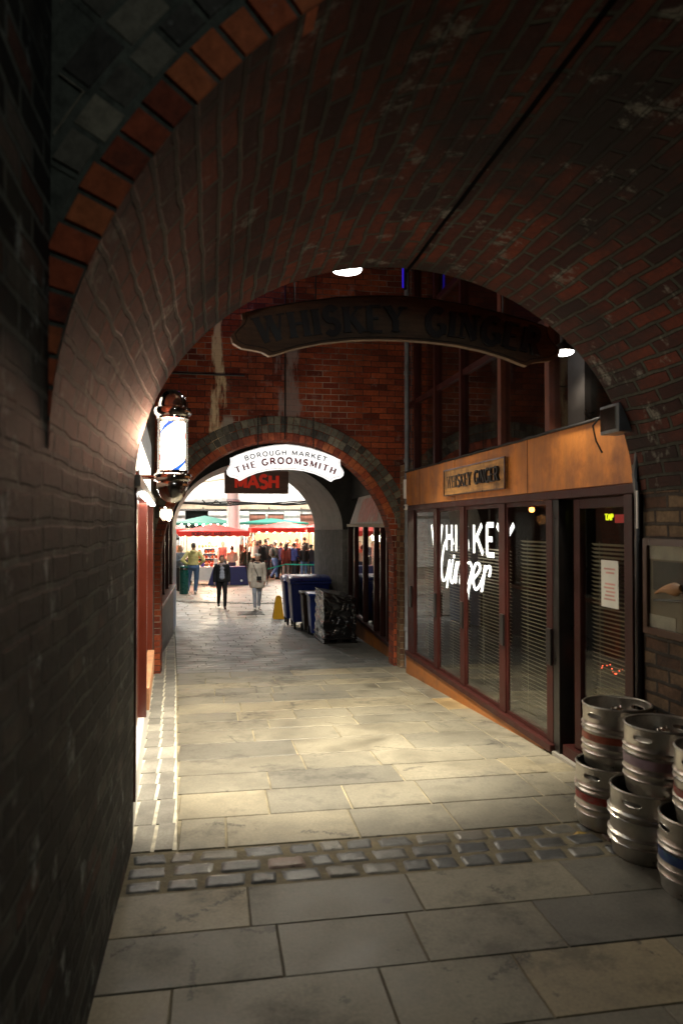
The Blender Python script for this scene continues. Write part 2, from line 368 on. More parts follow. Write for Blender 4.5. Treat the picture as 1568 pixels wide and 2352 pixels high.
# ------------------------------------------------------------------ stroke lettering
def arcp(cx, cy, rx, ry, a0, a1, n=12):
    return [(cx + rx*math.cos(R(a0+(a1-a0)*k/n)), cy + ry*math.sin(R(a0+(a1-a0)*k/n))) for k in range(n+1)]
L = {   # width, list of (thick?, points); serif marks sit at the listed feet
 'A': (.86, [(0, [(.0,0),(.43,1)]), (1, [(.43,1),(.86,0)]), (0, [(.17,.33),(.70,.33)])], [(.0,0),(.86,0)]),
 'B': (.66, [(1, [(.08,0),(.08,1)]), (1, [(.08,1)]+arcp(.34,.76,.26,.24,90,-90)+[(.08,.52)]), (1, [(.08,.52)]+arcp(.38,.26,.28,.26,90,-90)+[(.08,0)])], [(.02,0),(.02,1)]),
 'E': (.66, [(1, [(.1,0),(.1,1)]), (0, [(.1,1),(.62,1)]), (0, [(.1,.52),(.52,.52)]), (0, [(.1,0),(.66,0)])], [(.1,0),(.1,1)]),
 'G': (.84, [(1, arcp(.44,.5,.40,.5,50,310,20)), (0, [(.50,.42),(.84,.42)]), (1, [(.78,.42),(.78,.06)])], []),
 'H': (.82, [(1, [(.1,0),(.1,1)]), (1, [(.72,0),(.72,1)]), (0, [(.1,.52),(.72,.52)])], [(.1,0),(.1,1),(.72,0),(.72,1)]),
 'I': (.24, [(1, [(.12,0),(.12,1)])], [(.12,0),(.12,1)]),
 'K': (.80, [(1, [(.1,0),(.1,1)]), (0, [(.1,.38),(.70,1)]), (1, [(.32,.58),(.78,0)])], [(.1,0),(.1,1),(.68,1),(.76,0)]),
 'M': (.98, [(0, [(.1,0),(.1,1)]), (1, [(.1,1),(.49,.12)]), (0, [(.49,.12),(.88,1)]), (1, [(.88,1),(.88,0)])], [(.1,0),(.1,1),(.88,0),(.88,1)]),
 'N': (.84, [(0, [(.1,0),(.1,1)]), (1, [(.1,1),(.74,0)]), (0, [(.74,0),(.74,1)])], [(.1,0),(.1,1),(.74,1)]),
 'O': (.88, [(1, arcp(.44,.5,.40,.5,0,360,26))], []),
 'P': (.66, [(1, [(.1,0),(.1,1)]), (1, [(.1,1)]+arcp(.36,.74,.26,.26,90,-90)+[(.1,.48)])], [(.1,0),(.1,1)]),
 'R': (.78, [(1, [(.1,0),(.1,1)]), (1, [(.1,1)]+arcp(.38,.74,.26,.26,90,-90)+[(.1,.48)]), (1, [(.38,.48),(.74,0)])], [(.1,0),(.1,1),(.72,0)]),
 'S': (.66, [(1, arcp(.34,.75,.26,.25,30,250,12)+arcp(.33,.26,.27,.26,90,-150,12))], []),
 'T': (.76, [(1, [(.38,0),(.38,1)]), (0, [(0,1),(.76,1)])], [(.38,0)]),
 'U': (.80, [(1, [(.1,1),(.1,.34)]+arcp(.4,.32,.30,.32,180,360,12)+[(.70,1)])], [(.1,1),(.7,1)]),
 'W': (1.2, [(1, [(.04,1),(.34,0)]), (0, [(.34,0),(.60,1)]), (1, [(.60,1),(.88,0)]), (0, [(.88,0),(1.16,1)])], [(.04,1),(.60,1),(1.16,1)]),
 'Y': (.80, [(1, [(.04,1),(.40,.48)]), (0, [(.76,1),(.40,.48)]), (1, [(.40,.48),(.40,0)])], [(.04,1),(.76,1),(.40,0)]),
}
def stroke(mb, pts, wid, place, dep, k):
    pts = [Vector((p[0], p[1], 0)) for p in pts]
    n = len(pts); lft = []; rgt = []
    closed = (pts[0]-pts[-1]).length < 1e-4
    for i, p in enumerate(pts):
        a = pts[i-1] if i > 0 else (pts[-2] if closed else p)
        c = pts[i+1] if i < n-1 else (pts[1] if closed else p)
        d = (c-a).normalized(); nn = Vector((-d.y, d.x, 0)); lft.append(p+nn*wid/2); rgt.append(p-nn*wid/2)
    o = .0004*k
    vs = []; fs = []
    for i in range(n):
        for q in (lft[i], rgt[i]):
            vs.append(place(q.x, q.y, dep+o)); vs.append(place(q.x, q.y, 0))
    for i in range(n-1):
        a, b = 4*i, 4*(i+1)
        fs += [(a, a+2, b+2, b), (a, b, b+1, a+1), (a+2, a+3, b+3, b+2)]
    fs += [(0, 1, 3, 2), (4*(n-1), 4*(n-1)+2, 4*(n-1)+3, 4*(n-1)+1)]
    mb.mesh(vs, fs)
def word(mb, text, height, place, thick=.17, thin=.07, serif=True, space=.14, gap=.55, squeeze=1.0, dep=.006, align=.5, fit=None):
    """place(u, v, d): u along the line in metres from its middle, v up from the baseline, d out of the board"""
    if fit: space = (fit/height - sum(gap if c == ' ' else L[c][0]*squeeze for c in text)) / (len(text)-1)
    tot = 0; xs = []
    for ch in text:
        xs.append(tot); tot += (gap if ch == ' ' else L[ch][0]*squeeze) + space
    tot -= space; k = 0
    for ch, x in zip(text, xs):
        if ch == ' ': continue
        wd, sts, feet = L[ch]
        x0 = (x - tot*align)
        uc = (x0 + wd*squeeze/2)*height
        for th, pts in sts:
            k += 1
            stroke(mb, [((x0+p[0]*squeeze)*height, p[1]*height) for p in pts], (thick if th else thin)*height, lambda u, v, d, uc=uc: place(u, v, d, uc), dep, k)
        if serif:
            for p in feet:
                k += 1
                y = p[1]*height; sg = .03*height if p[1] < .5 else -.03*height
                sx = (x0+p[0]*squeeze)*height; hw = .17*height
                stroke(mb, [(sx-hw, y+sg), (sx+hw, y+sg)], .06*height, lambda u, v, d, uc=uc: place(u, v, d, uc), dep, k)
def arcplace(cx, y, z0, kk):
    """letters standing on a shallow arch in the plane y, facing -Y"""
    def f(u, v, d, uc):
        base = z0 - kk*uc*uc; sl = -2*kk*uc; c = 1/math.sqrt(1+sl*sl); s_ = sl*c
        du = u-uc
        return (cx + uc + du*c - v*s_, y - d, base + du*s_ + v*c)
    return f

# ------------------------------------------------------------------ ground
def gsheet(x0, x1, ys, dz, name, m, kind='structure', nx=2):
    mb = MB()
    for a, b in zip(ys, ys[1:]):
        mb.face([(x0,a,gz(a)+dz),(x1,a,gz(a)+dz),(x1,b,gz(b)+dz),(x0,b,gz(b)+dz)], .5, [(x0,a),(x1,a),(x1,b),(x0,b)])
    o = mb.build(name, m); tag(o, kind=kind); return o
gsheet(-60, 60, [-40, 5, 10, 20, 24, 140], -.03, 'ground', M['bed'])
gsheet(-.5, 2.8, [.1, 3.6], -.005, 'near_jointing', M['bed'])
gsheet(-.5, 2.7, [4.05, 5, 10, 10.3], -.0065, 'pavement_jointing', mat('pale_jointing', (.30,.26,.17), .9, var=.5, scale=3, bump=.5, dirt=(.10,.09,.065), dscale=1.6))
gsheet(-1.2, 3.4, [10.3, 16, 20], -.0065, 'yard_jointing', mat('yard_jointing_mortar', (.10,.10,.085), .9, var=.5, scale=3, dirt=(.26,.25,.21), dscale=1.4))
def slabrows(mb, ys, xL, xR, lens, gap=.010, th=.03, tjit=.5, jig=.0012, r=.003):
    for a, b in zip(ys, ys[1:]):
        x = xL(a) ; off = random.uniform(0, lens[0]); xr = xR(a); first = True
        x -= 0
        while x < xr - .05:
            l = random.uniform(*lens)
            if first: l = random.uniform(lens[0]*.5, lens[1]); first = False
            x2 = min(x+l, xr)
            if xr - x2 < .12: x2 = xr
            t = min(1, max(0, random.gauss(.45, .22)))
            dz = random.uniform(-jig, jig)
            g = gap/2; e = r
            A, B = a+g, b-g; X0, X1 = x+g, x2-g
            tl = random.uniform(-jig, jig)*.7
            top = [(X0+e, A+e, gz(A)+dz), (X1-e, A+e, gz(A)+dz+tl), (X1-e, B-e, gz(B)+dz+tl), (X0+e, B-e, gz(B)+dz)]
            mid = [(X0, A, gz(A)+dz-e), (X1, A, gz(A)+dz+tl-e), (X1, B, gz(B)+dz+tl-e), (X0, B, gz(B)+dz-e)]
            bot = [(p[0], p[1], p[2]-th) for p in mid]
            mb.face(top, t)
            for i in range(4):
                j = (i+1) % 4
                mb.face([mid[i], mid[j], top[j], top[i]], t); mb.face([bot[i], bot[j], mid[j], mid[i]], t)
            x = x2
def chan(y):    # inner edge of the left channel
    return -.20 - (y-4.08)*.049 if y < 10 else -.49 - (y-10)*.055
nearp = MB()
slabrows(nearp, [.2, .6, .98, 1.36, 1.74, 2.1, 2.46, 2.86, 3.24, 3.6], lambda y: -.46, lambda y: 2.75, (.5, .85), gap=.007)
tag(nearp.build('near_pavement', M['slab']), kind='structure')
rows = [4.05]
while rows[-1] < 10.1: rows.append(rows[-1] + random.choice((.40,.42,.44,.47,.5,.38)))
rows[-1] = 10.3
mp = MB(); slabrows(mp, rows, lambda y: chan(y)+.012, lambda y: 2.33, (.5, .95), gap=.012)
slabrows(mp, [4.05+.62*i for i in range(10)]+[10.3], lambda y: 2.33, lambda y: 2.66, (.4,.5), gap=.012)
tag(mp.build('passage_pavement', M['slab']), kind='structure')
rows = [10.3]
while rows[-1] < 20: rows.append(rows[-1] + .24)
mp = MB(); slabrows(mp, rows, lambda y: chan(y)+.012, lambda y: 2.75+(y-11)*.085, (.38, .6), gap=.007, jig=.0006)
tag(mp.build('yard_pavement', M['slabdark']), kind='structure')
# setts across the passage
sb = MB()
def sett(mb, x0, x1, y0, y1, z, h, tint):
    nx, ny = 10, 8; ax = random.uniform(-.010, .010); tl_ = random.uniform(-.002,.002); tw_ = random.uniform(-.003,.003)
    vs = []; fs = []
    for j in range(ny+1):
        for i in range(nx+1):
            u, v = i/nx*2-1, j/ny*2-1
            f = (max(0, 1-abs(u)**9)*max(0, 1-abs(v)**7))
            sx = (x0+x1)/2 + u*(x1-x0)/2*(1-.04*v**4) + ax*v; sy = (y0+y1)/2 + v*(y1-y0)/2*(1-.05*u**4)
            vs.append((sx + random.uniform(-.002,.002), sy + random.uniform(-.002,.002), z - .020 + h*f**.22 + tl_*u + tw_*v + random.uniform(-.0024,.0024)))
    for j in range(ny):
        for i in range(nx):
            a = j*(nx+1)+i; fs.append((a, a+1, a+nx+2, a+nx+1))
    mb.mesh(vs, fs, tint, True)
for r_, (y0, y1) in enumerate(((3.615, 3.748), (3.762, 3.897), (3.911, 4.045))):
    x = -.44 + random.uniform(0, .06)
    while x < 2.62:
        l = random.uniform(.13, .235); sett(sb, x, x+l, y0+random.uniform(-.004,.004), y1+random.uniform(-.004,.004), 0.0, random.uniform(.017,.023), random.random()**1.2); x += l + random.uniform(.006,.014)
tag(sb.build('cobbles', M['sett'], sharp=70), kind='structure')
bed = MB()
bed.face([(-.46,3.6,-.006),(2.7,3.6,-.006),(2.7,4.06,-.006),(-.46,4.06,-.006)])
tag(bed.build('cobble_bedding', mat('cobble_mortar', (.17,.145,.09), .85, var=.5, scale=10, bump=.5)), kind='structure')
# left channel: two lines of granite with bright mortar lines
ch = MB(); y = 4.07
def wl(y): return -.44 - (y-4.1)*.058
while y < 16.2:
    l = random.uniform(.22, .42); y2 = min(y+l, 16.3)
    ww = chan(y)-wl(y)
    segs = ((wl(y)+.012, wl(y)+ww*.46), (wl(y)+ww*.46+.022, chan(y)-.014))
    for k, (a, b) in enumerate(segs):
        ch.box((a, y+.002, -.05), (b, y2-.002, random.uniform(.000, .005)), random.random())
    y = y2
o = ch.build('gutter', M['kerb']); 
for v in o.data.vertices: v.co.z += gz(v.co.y)
tag(o, kind='structure')
mj = MB()
ysj = [4.07+i*.5 for i in range(25)]
for a, b in zip(ysj, ysj[1:]):
    mj.face([(wl(a), a, gz(a)-.003), (chan(a)+.010, a, gz(a)-.003), (chan(b)+.010, b, gz(b)-.003), (wl(b), b, gz(b)-.003)])
tag(mj.build('gutter_bedding', M['joint']), kind='structure')
# market ground
mp = MB(); slabrows(mp, [20 + .5*i for i in range(61)], lambda y: -7, lambda y: 14, (.6, 1.1), gap=.014, jig=.002)
tag(mp.build('market_pavement', M['plaza']), kind='structure')
cs = MB()
for rr in (0, .16, .32):
    for k in range(90):
        a = R(215 + k*1.15); cx, cy, rad = 3.6, 31.5, 8.0+rr
        p = Vector((cx+rad*math.cos(a), cy+rad*math.sin(a)*.92, 0)); d = Vector((-math.sin(a), math.cos(a), 0))
        Mx = Matrix.Translation((p.x, p.y, gz(p.y)+.006)) @ Matrix.Rotation(math.atan2(d.y, d.x), 4, 'Z')
        cs.box((-.07, -.06, -.02), (.07, .06, random.uniform(.006,.014)), random.random(), Mx)
tag(cs.build('curved_cobbles', M['kerb']), kind='structure')
gr = thing('drain_cover', 'dark slotted metal drain cover in front of the woman in the pale coat', 'drain cover', (1.05, 21.4, gz(21.4)+.008))
mb = MB(); 
for k in range(9): mb.box((-.34, -.42+k*.1, 0), (.34, -.36+k*.1, .012))
mb.box((-.38,-.46,0),(-.34,.46,.014)); mb.box((.34,-.46,0),(.38,.46,.014)); mb.build('grille', M['iron'], gr)

# ------------------------------------------------------------------ the near tunnel: walls, barrel vault, arch face
VX, VA, VZ, VB = 1.07, 1.5, 1.94, 1.32      # centre x, half width, springing height, rise
Y0, Y1 = 1.90, 4.2
def yskew(x): return .14 - .35*(x+.42)
def shear_near(o, full=True):
    for v in o.data.vertices:
        f = 1 if full else max(0, (Y1-v.co.y)/(Y1-Y0))
        v.co.y += yskew(v.co.x)*f
def vp(a, e=0):    # point on the barrel section
    return VX - (VA+e)*math.cos(a), VZ + (VB+e)*math.sin(a)
def arc_pts(n, e=0, cx=VX, a=VA, z0=VZ, b=VB):
    return [(cx - (a+e)*math.cos(PI*k/n), z0 + (b+e)*math.sin(PI*k/n)) for k in range(n+1)]
def vault(name, pts_near, pts_far, y0, y1, m, parent=None, ny=6, thick=0):
    mb = MB(); s = 0; ss = [0]
    for p, q in zip(pts_near, pts_near[1:]): s += math.dist(p, q); ss.append(s)
    for i in range(len(pts_near)-1):
        for j in range(ny):
            f0, f1 = j/ny, (j+1)/ny
            def P(k, f): return (pts_near[k][0]*(1-f)+pts_far[k][0]*f, y0+(y1-y0)*f, pts_near[k][1]*(1-f)+pts_far[k][1]*f)
            mb.face([P(i,f0), P(i,f1), P(i+1,f1), P(i+1,f0)], .5, [(y0+(y1-y0)*f0, ss[i]), (y0+(y1-y0)*f1, ss[i]), (y0+(y1-y0)*f1, ss[i+1]), (y0+(y1-y0)*f0, ss[i+1])], True)
    return mb.build(name, m, parent, sharp=80)
ap = arc_pts(64)
o = vault('brick_vault', ap, ap, Y0, Y1, M['vault']); shear_near(o, False)
tag(o, 'dark red brick barrel vault arching over the near end of the passage', 'vault')
# vault end faces (far side, closing the masonry above towards the yard)
def archface(name, x0, x1, ztop, zbot, cx, a, z0, b, y, m, thick=0.0, facing=-1, parent=None, n=64, back=True):
    """wall in the plane y with an arched opening down to zbot; thick > 0 adds reveals and a back face"""
    mb = MB(); pts = [(cx-a, zbot)] + arc_pts(n, 0, cx, a, z0, b) + [(cx+a, zbot)]
    def quad(p, q, r, s, yy, flip):
        f = [(p[0],yy,p[1]),(q[0],yy,q[1]),(r[0],yy,r[1]),(s[0],yy,s[1])]; uv = [p, q, r, s]
        if flip: f = f[::-1]; uv = uv[::-1]
        mb.face(f, .5, uv)
    for yy, flip in ((y, facing > 0),) + (((y+thick, facing < 0),) if thick and back else ()):
        if x0 < cx-a: quad((x0,zbot),(cx-a,zbot),(cx-a,ztop),(x0,ztop), yy, flip)
        if x1 > cx+a: quad((cx+a,zbot),(x1,zbot),(x1,ztop),(cx+a,ztop), yy, flip)
        for p, q in zip(pts[1:-1], pts[2:-1]): quad(p, q, (q[0],ztop), (p[0],ztop), yy, flip)
    if thick:
        s = 0
        for p, q in zip(pts, pts[1:]):
            l = math.dist(p, q)
            mb.face([(p[0],y,p[1]),(p[0],y+thick,p[1]),(q[0],y+thick,q[1]),(q[0],y,q[1])], .5, [(0,s),(thick,s),(thick,s+l),(0,s+l)], False); s += l
    return mb.build(name, m, parent)
def ring(mb, cx, a, z0, b, y, dep, rad, bw, e0=0, a0=0, a1=PI, jit=.003, gap=.011, proud=0.0, tmap=None):
    """one ring of arch bricks standing on the curve offset outwards by e0"""
    n = 400; P = []; 
    for k in range(n+1):
        t = a0+(a1-a0)*k/n; nx, nz = -b*math.cos(t), a*math.sin(t); l = math.hypot(nx, nz); nx /= l; nz /= l
        P.append((cx-a*math.cos(t)+nx*e0, z0+b*math.sin(t)+nz*e0, nx, nz))
    ln = [0]
    for p, q in zip(P, P[1:]): ln.append(ln[-1]+math.dist(p[:2], q[:2]))
    cnt = int(round(ln[-1]/bw)); 
    def at(s):
        import bisect
        i = min(max(bisect.bisect(ln, s)-1, 0), n-1); f = (s-ln[i])/max(1e-9, ln[i+1]-ln[i])
        return [P[i][j]*(1-f)+P[i+1][j]*f for j in range(4)]
    for k in range(cnt):
        s0, s1 = k*ln[-1]/cnt+gap/2, (k+1)*ln[-1]/cnt-gap/2
        p, q = at(s0), at(s1); r0 = gap/2 + random.uniform(-jit, jit); r1 = rad-gap/2 + random.uniform(-jit, jit); yy = y - proud + random.uniform(-jit, jit)*.35
        A = [(p[0]+p[2]*r0, p[1]+p[3]*r0), (q[0]+q[2]*r0, q[1]+q[3]*r0), (q[0]+q[2]*r1, q[1]+q[3]*r1), (p[0]+p[2]*r1, p[1]+p[3]*r1)]
        c = (sum(v[0] for v in A)/4, sum(v[1] for v in A)/4); t = random.random() if tmap is None else tmap(k/cnt)
        bv = .006
        fr = [(c[0]+(v[0]-c[0])*.93, yy, c[1]+(v[1]-c[1])*.93) for v in A]; ed = [(v[0], yy+bv, v[1]) for v in A]; bk = [(v[0], yy+dep, v[1]) for v in A]
        mb.face(fr, t)
        for i in range(4):
            j = (i+1) % 4
            mb.face([ed[i], ed[j], fr[j], fr[i]], t); mb.face([bk[i], bk[j], ed[j], ed[i]], t)
o = archface('arch_face_wall', -.42, 5.0, 6.0, VZ, VX, VA+.004, VZ, VB+.004, Y0+.010, M['mortar']); shear_near(o)
tag(o, 'sooty grey brick arch face above the near tunnel mouth, with an orange brick ring', 'wall')
mb = MB(); ring(mb, VX, VA, VZ-.0, VB, Y0, .1, .128, .082, 0, jit=.006, gap=.012); rg = mb.build('arch_ring', M['orange_v'], o); shear_near(rg); rg['label'] = 'ring of orange header bricks edging the vault'
mb = MB()
for k in range(9): ring(mb, VX, VA, VZ, VB, Y0+.004, .1, .112, (.10,.15,.12)[k % 3], .132+.116*k, a0=R(10), a1=R(170), jit=.011, gap=.012)
# keep only the part inside the wall face
keep = MB()
for f, t in zip(mb.f, mb.t):
    if all(-.44 < mb.v[i][0] < 5 for i in f): keep.face([mb.v[i] for i in f], t)
shear_near(keep.build('outer_arch_rings', M['grey_v'], o))
cv = MB().tube([(1.13, 1.75+.25*k, VZ+VB-.004+random.uniform(-.003,.003)) for k in range(11)], .010, 6)  # near-black tube drawn as the dark crack along the crown
tag(cv.build('vault_crack', mat('crack_black', (.003,.003,.003), .95, spec=.05)), 'thin black tube standing in for a dark crack along the crown of the near vault', 'pipe')
# side walls
def wall_x(x, y0, y1, z0, z1, m, name, label, flip=False, curve=None):
    mb = MB(); n = 8
    for j in range(n):
        a, b = y0+(y1-y0)*j/n, y0+(y1-y0)*(j+1)/n
        f = [(x,a,z0),(x,b,z0),(x,b,z1),(x,a,z1)]; uv = [(a,z0),(b,z0),(b,z1),(a,z1)]
        if flip: f, uv = f[::-1], uv[::-1]
        mb.face(f, .5, uv)
    return mb
mb = wall_x(-.43, -6, 4.2, -.05, VZ, M['nearwall'], '', '')
mb2 = wall_x(-.432, -6, Y0+.17, VZ, 6, None, '', ''); 
for f, t, uv in zip(mb2.f, mb2.t, mb2.uv): mb.face([mb2.v[i] for i in f], t, uv)
mb.face([(-.43,4.2,-.05),(-.8,4.2,-.05),(-.8,4.2,2.0),(-.43,4.2,2.0)], .5, [(0,0),(.37,0),(.37,2),(0,2)])
tag(mb.build('brick_wall', M['nearwall']), 'sooty grey brick wall close by on the left of the passage', 'wall')
mb = wall_x(2.575, -2, 4.10, -.05, VZ, None, '', '')
mb.face([(2.575,4.10,-.05),(3.1,4.10,-.05),(3.1,4.10,3.4),(2.575,4.10,VZ+.001)][::-1], .5, [(0,0),(.5,0),(.5,3.4),(0,2)])
tag(mb.build('brick_wall', M['rightwall']), 'brown brick wall behind the kegs on the right', 'wall')
# masonry above the vault, its face towards the yard, and the roof slab over it
o = archface('yard_arch_wall', -1.2, 2.56, 4.6, VZ, VX, VA, VZ, VB, Y1, M['farwall'], facing=1)
tag(o, 'brick wall over the far mouth of the near vault, turned to the yard', 'wall')

# ------------------------------------------------------------------ far arch wall
FX, FA, FZ, FB, FY = .925, 1.635, 1.25, 1.68, 10.35
o = archface('red_brick_wall', -1.6, 4.6, 8.5, -.4, FX, FA, FZ, FB, FY, M['farwall'], thick=.32)
tag(o, 'tall red brick wall with an arched opening and a pale lime streak', 'wall')
def tm(f): return min(1, max(0, random.gauss(.5, .3)))
mb = MB(); ring(mb, FX, FA, FZ, FB, FY, .12, .115, .085, 0, a0=R(22), a1=R(158), jit=.002, gap=.006, proud=.012, tmap=tm); mb.build('orange_arch_ring', M['orange_v'], o)
mb = MB(); ring(mb, FX, FA, FZ, FB, FY, .12, .115, .085, .117, a0=R(8), a1=R(172), jit=.003, gap=.006, proud=.012, tmap=tm)
ring(mb, FX, FA, FZ, FB, FY, .12, .115, .09, .234, a0=R(8), a1=R(172), jit=.003, gap=.006, proud=.016, tmap=tm)
mb.build('grey_arch_ring', M['grey_v'], o)
# side pier between shopfront and arch
mb = MB(); mb.box((2.655, 9.66, -.4), (3.3, 10.34, 2.6)); mb.box((2.60, 10.15, -.4), (2.652, 10.34, 1.7))
tag(mb.build('brick_pier', M['pier']), 'narrow brick pier between the orange band shopfront and the arch', 'pier')
# iron tie line, cable and joint on the arch wall
mb = MB(); mb.tube([(-.6, FY-.02, 3.83), (.42, FY-.02, 3.83)], .014, 6)
tag(mb.build('iron_tie_bar', M['iron']), 'thin dark iron bar across the top of the pale wall streak', 'bar')
mb = MB(); mb.tube([(.985, FY-.02, 2.95), (.985, FY-.02, 5.6)], .010, 6)
tag(mb.build('wall_cable', M['iron']), 'thin dark cable running straight down the red wall above the crown of the arch', 'cable')

# ------------------------------------------------------------------ left side of the yard
def left_x(y): return -.45 - (y-4.2)*.0565
lw = MB()
for a, b in ((8.35, 9.4), (9.4, 10.35)):
    f = [(left_x(a),a,-.5),(left_x(b),b,-.5),(left_x(b),b,8),(left_x(a),a,8)]
    lw.face(f, .5, [(a,-.5),(b,-.5),(b,8),(a,8)])
lw.face([(left_x(4.2)-.02,4.2,3.1),(left_x(8.35)-.02,8.35,3.1),(left_x(8.35)-.02,8.35,8),(left_x(4.2)-.02,4.2,8)], .5, [(4.2,3.1),(8.35,3.1),(8.35,8),(4.2,8)])
lw.face([(-1.6,8.35,-.5),(left_x(8.35),8.35,-.5),(left_x(8.35),8.35,8),(-1.6,8.35,8)], .5, [(0,0),(.6,0),(.6,8),(0,8)])
tag(lw.build('stone_pier', brick('grey_pier_brick', [(0,(.09,.085,.07)),(.5,(.17,.15,.12)),(1,(.24,.17,.13))], (.15,.14,.12), soot_amt=.5, bump=.9)), 'grimy grey brick pier between the rust red door and the far arch', 'pier')
sf = thing('barber_shopfront', 'rust red timber shopfront with a glowing white fascia, on the left behind the barber pole', 'shopfront', (0,0,0))
def skew(mb):   # follow the left building line
    mb.v = [(x + left_x(y), y, z) for x, y, z in mb.v]; return mb
skew(MB().box((-.12, 4.22, .22), (-.03, 8.3, 1.93))).build('door_panel', M['doorred'], sf)
for ya, yb in ((4.25, 4.33), (6.1, 6.22), (8.16, 8.3)):
    skew(MB().box((-.12, ya, .2), (.03, yb, 1.95))).build('post', M['doorred'], sf)
for ya, yb in ((5.0, 5.05), (7.1, 7.16)):
    skew(MB().box((-.05, ya, .24), (-.015, yb, 1.9))).build('post', M['redwood'], sf)
skew(MB().box((-.02, 6.25, .22), (.05, 8.15, .40))).build('sill', mat('tan_stone_sill', (.50,.25,.13), .6), sf)
skew(MB().box((-.10, 4.2, -.2), (.015, 8.3, .2))).build('step', M['white'], sf)
skew(MB().box((-.12, 4.2, 1.955), (.05, 8.32, 2.02))).build('fascia_moulding', mat('grey_moulding', (.35,.33,.30), .5), sf)
fas = skew(MB().box((-.10, 4.6, 2.024), (0.0, 8.3, 2.62))).build('fascia', emis('lit_fascia', (1,.90,.74), 3), sf)
mb = MB()
for k in range(46): mb.box((.0, 4.62+k*.08, 2.35), (.008, 4.636+k*.08, 2.60))
skew(mb).build('fascia_ribs', M['greypipe'], sf)

ll = MB().box((.02, 4.9, 1.93), (.06, 7.6, 1.95)); skew(ll).build('assumed_strip_light', M['lampwhite'], sf)  # strip lamp assumed under the fascia, added to brighten the gutter
lamp('assumed_strip_glow', 'AREA', (-.47, 6.1, 1.92), 13, (1,.88,.66), .05, sf, target=(-.38, 6.1, 0), shape='RECTANGLE', size_y=2.6)
# barber pole
bp_ = thing('barber_pole', 'glowing barber pole with chrome domes on a wall bracket', 'barber pole', (-.245, 4.55, 1.94))
bm_ = MB(); bm_.lathe([(.072,.13),(.072,.42)], n=40)
def polemat():
    m, t, b = nt('pole_stripes'); co = N(t, 'ShaderNodeTexCoord'); sp = N(t, 'ShaderNodeSeparateXYZ'); t.links.new(co.outputs['Object'], sp.inputs[0])
    an = math_(t, 'ARCTAN2', sp.outputs[1], sp.outputs[0]); v = math_(t, 'ADD', math_(t, 'MULTIPLY', an, 1/(2*PI)), math_(t, 'MULTIPLY', sp.outputs[2], -3.3))
    f = math_(t, 'FRACT', v)
    c = ramp(t, f, [(0, (1,.74,.56)), (.30, (1,.74,.56)), (.31, (.001,.009,.04)), (.41, (.001,.009,.04)), (.42, (1,.74,.56)), (.80, (1,.74,.56)), (.81, (.7,.10,.09)), (.92, (.7,.10,.09)), (.93, (1,.74,.56))])
    for e in t.nodes:
        if e.type == 'VALTORGB': e.color_ramp.interpolation = 'LINEAR'
    t.links.new(c, b.inputs['Emission Color']); b.inputs['Emission Strength'].default_value = 30.0
    return m
bm_.build('striped_cylinder', polemat(), bp_)
lamp('pole_glow_fill', 'SPOT', (-.315, 4.36, 2.24), 42, (1,.56,.36), .06, bp_, target=(-.43, 3.60, 2.36), angle=R(66), blend=.9)  # extra spot added in front of the pole to warm the vault bricks
MB().lathe([(.088,.10),(.088,.45)], n=40).build('glass_tube', M['glass'], bp_)
MB().lathe([(.0,.62),(.03,.615),(.055,.60),(.075,.57),(.083,.54),(.086,.515),(.108,.505),(.112,.49),(.108,.47),(.094,.455),(.094,.44),(.0,.44)], n=40).build('top_dome', M['chrome'], bp_)
MB().lathe([(.0,.13),(.09,.13),(.092,.115),(.108,.105),(.112,.088),(.108,.07),(.09,.06),(.094,.045),(.088,.01),(.07,-.03),(.045,-.055),(.018,-.065),(.0,-.067)][::-1], n=40).build('bottom_dome', M['chrome'], bp_)
MB().tube([(-.1,.02,.09),(-.21,.03,.09)], .014, 8).lathe([(0,0),(.05,0),(.05,.015),(0,.015)], M=Matrix.Translation((-.215,.03,.09)) @ Matrix.Rotation(R(90),4,'Y')).build('bracket', M['chrome'], bp_)
for k, (z, e) in enumerate(((2.28, 3.0),)):
    pass
# small caged lamp below
cl = thing('bulkhead_lamp', 'small caged glass lamp on the wall just under the barber pole', 'lamp', (-.49, 7.9, 1.86))
MB().lathe([(0,.05),(.05,.045),(.06,.02),(.055,-.03),(.03,-.06),(0,-.065)], n=20).build('glass_bowl', emis('lamp_bowl', (1,.86,.6), 6), cl)
mb = MB()
for k in range(6):
    a = k*PI/3; mb.tube([(.062*math.cos(a), .062*math.sin(a), .03), (.066*math.cos(a), .066*math.sin(a), -.03), (.03*math.cos(a), .03*math.sin(a), -.075)], .004, 5)
mb.lathe([(.0,.08),(.07,.07),(.07,.045),(0,.045)], n=20); mb.build('cage', M['chrome'], cl)
lamp('bulkhead_light', 'POINT', (-.40, 7.9, 1.74), 6, (1,.85,.6), .05, cl)

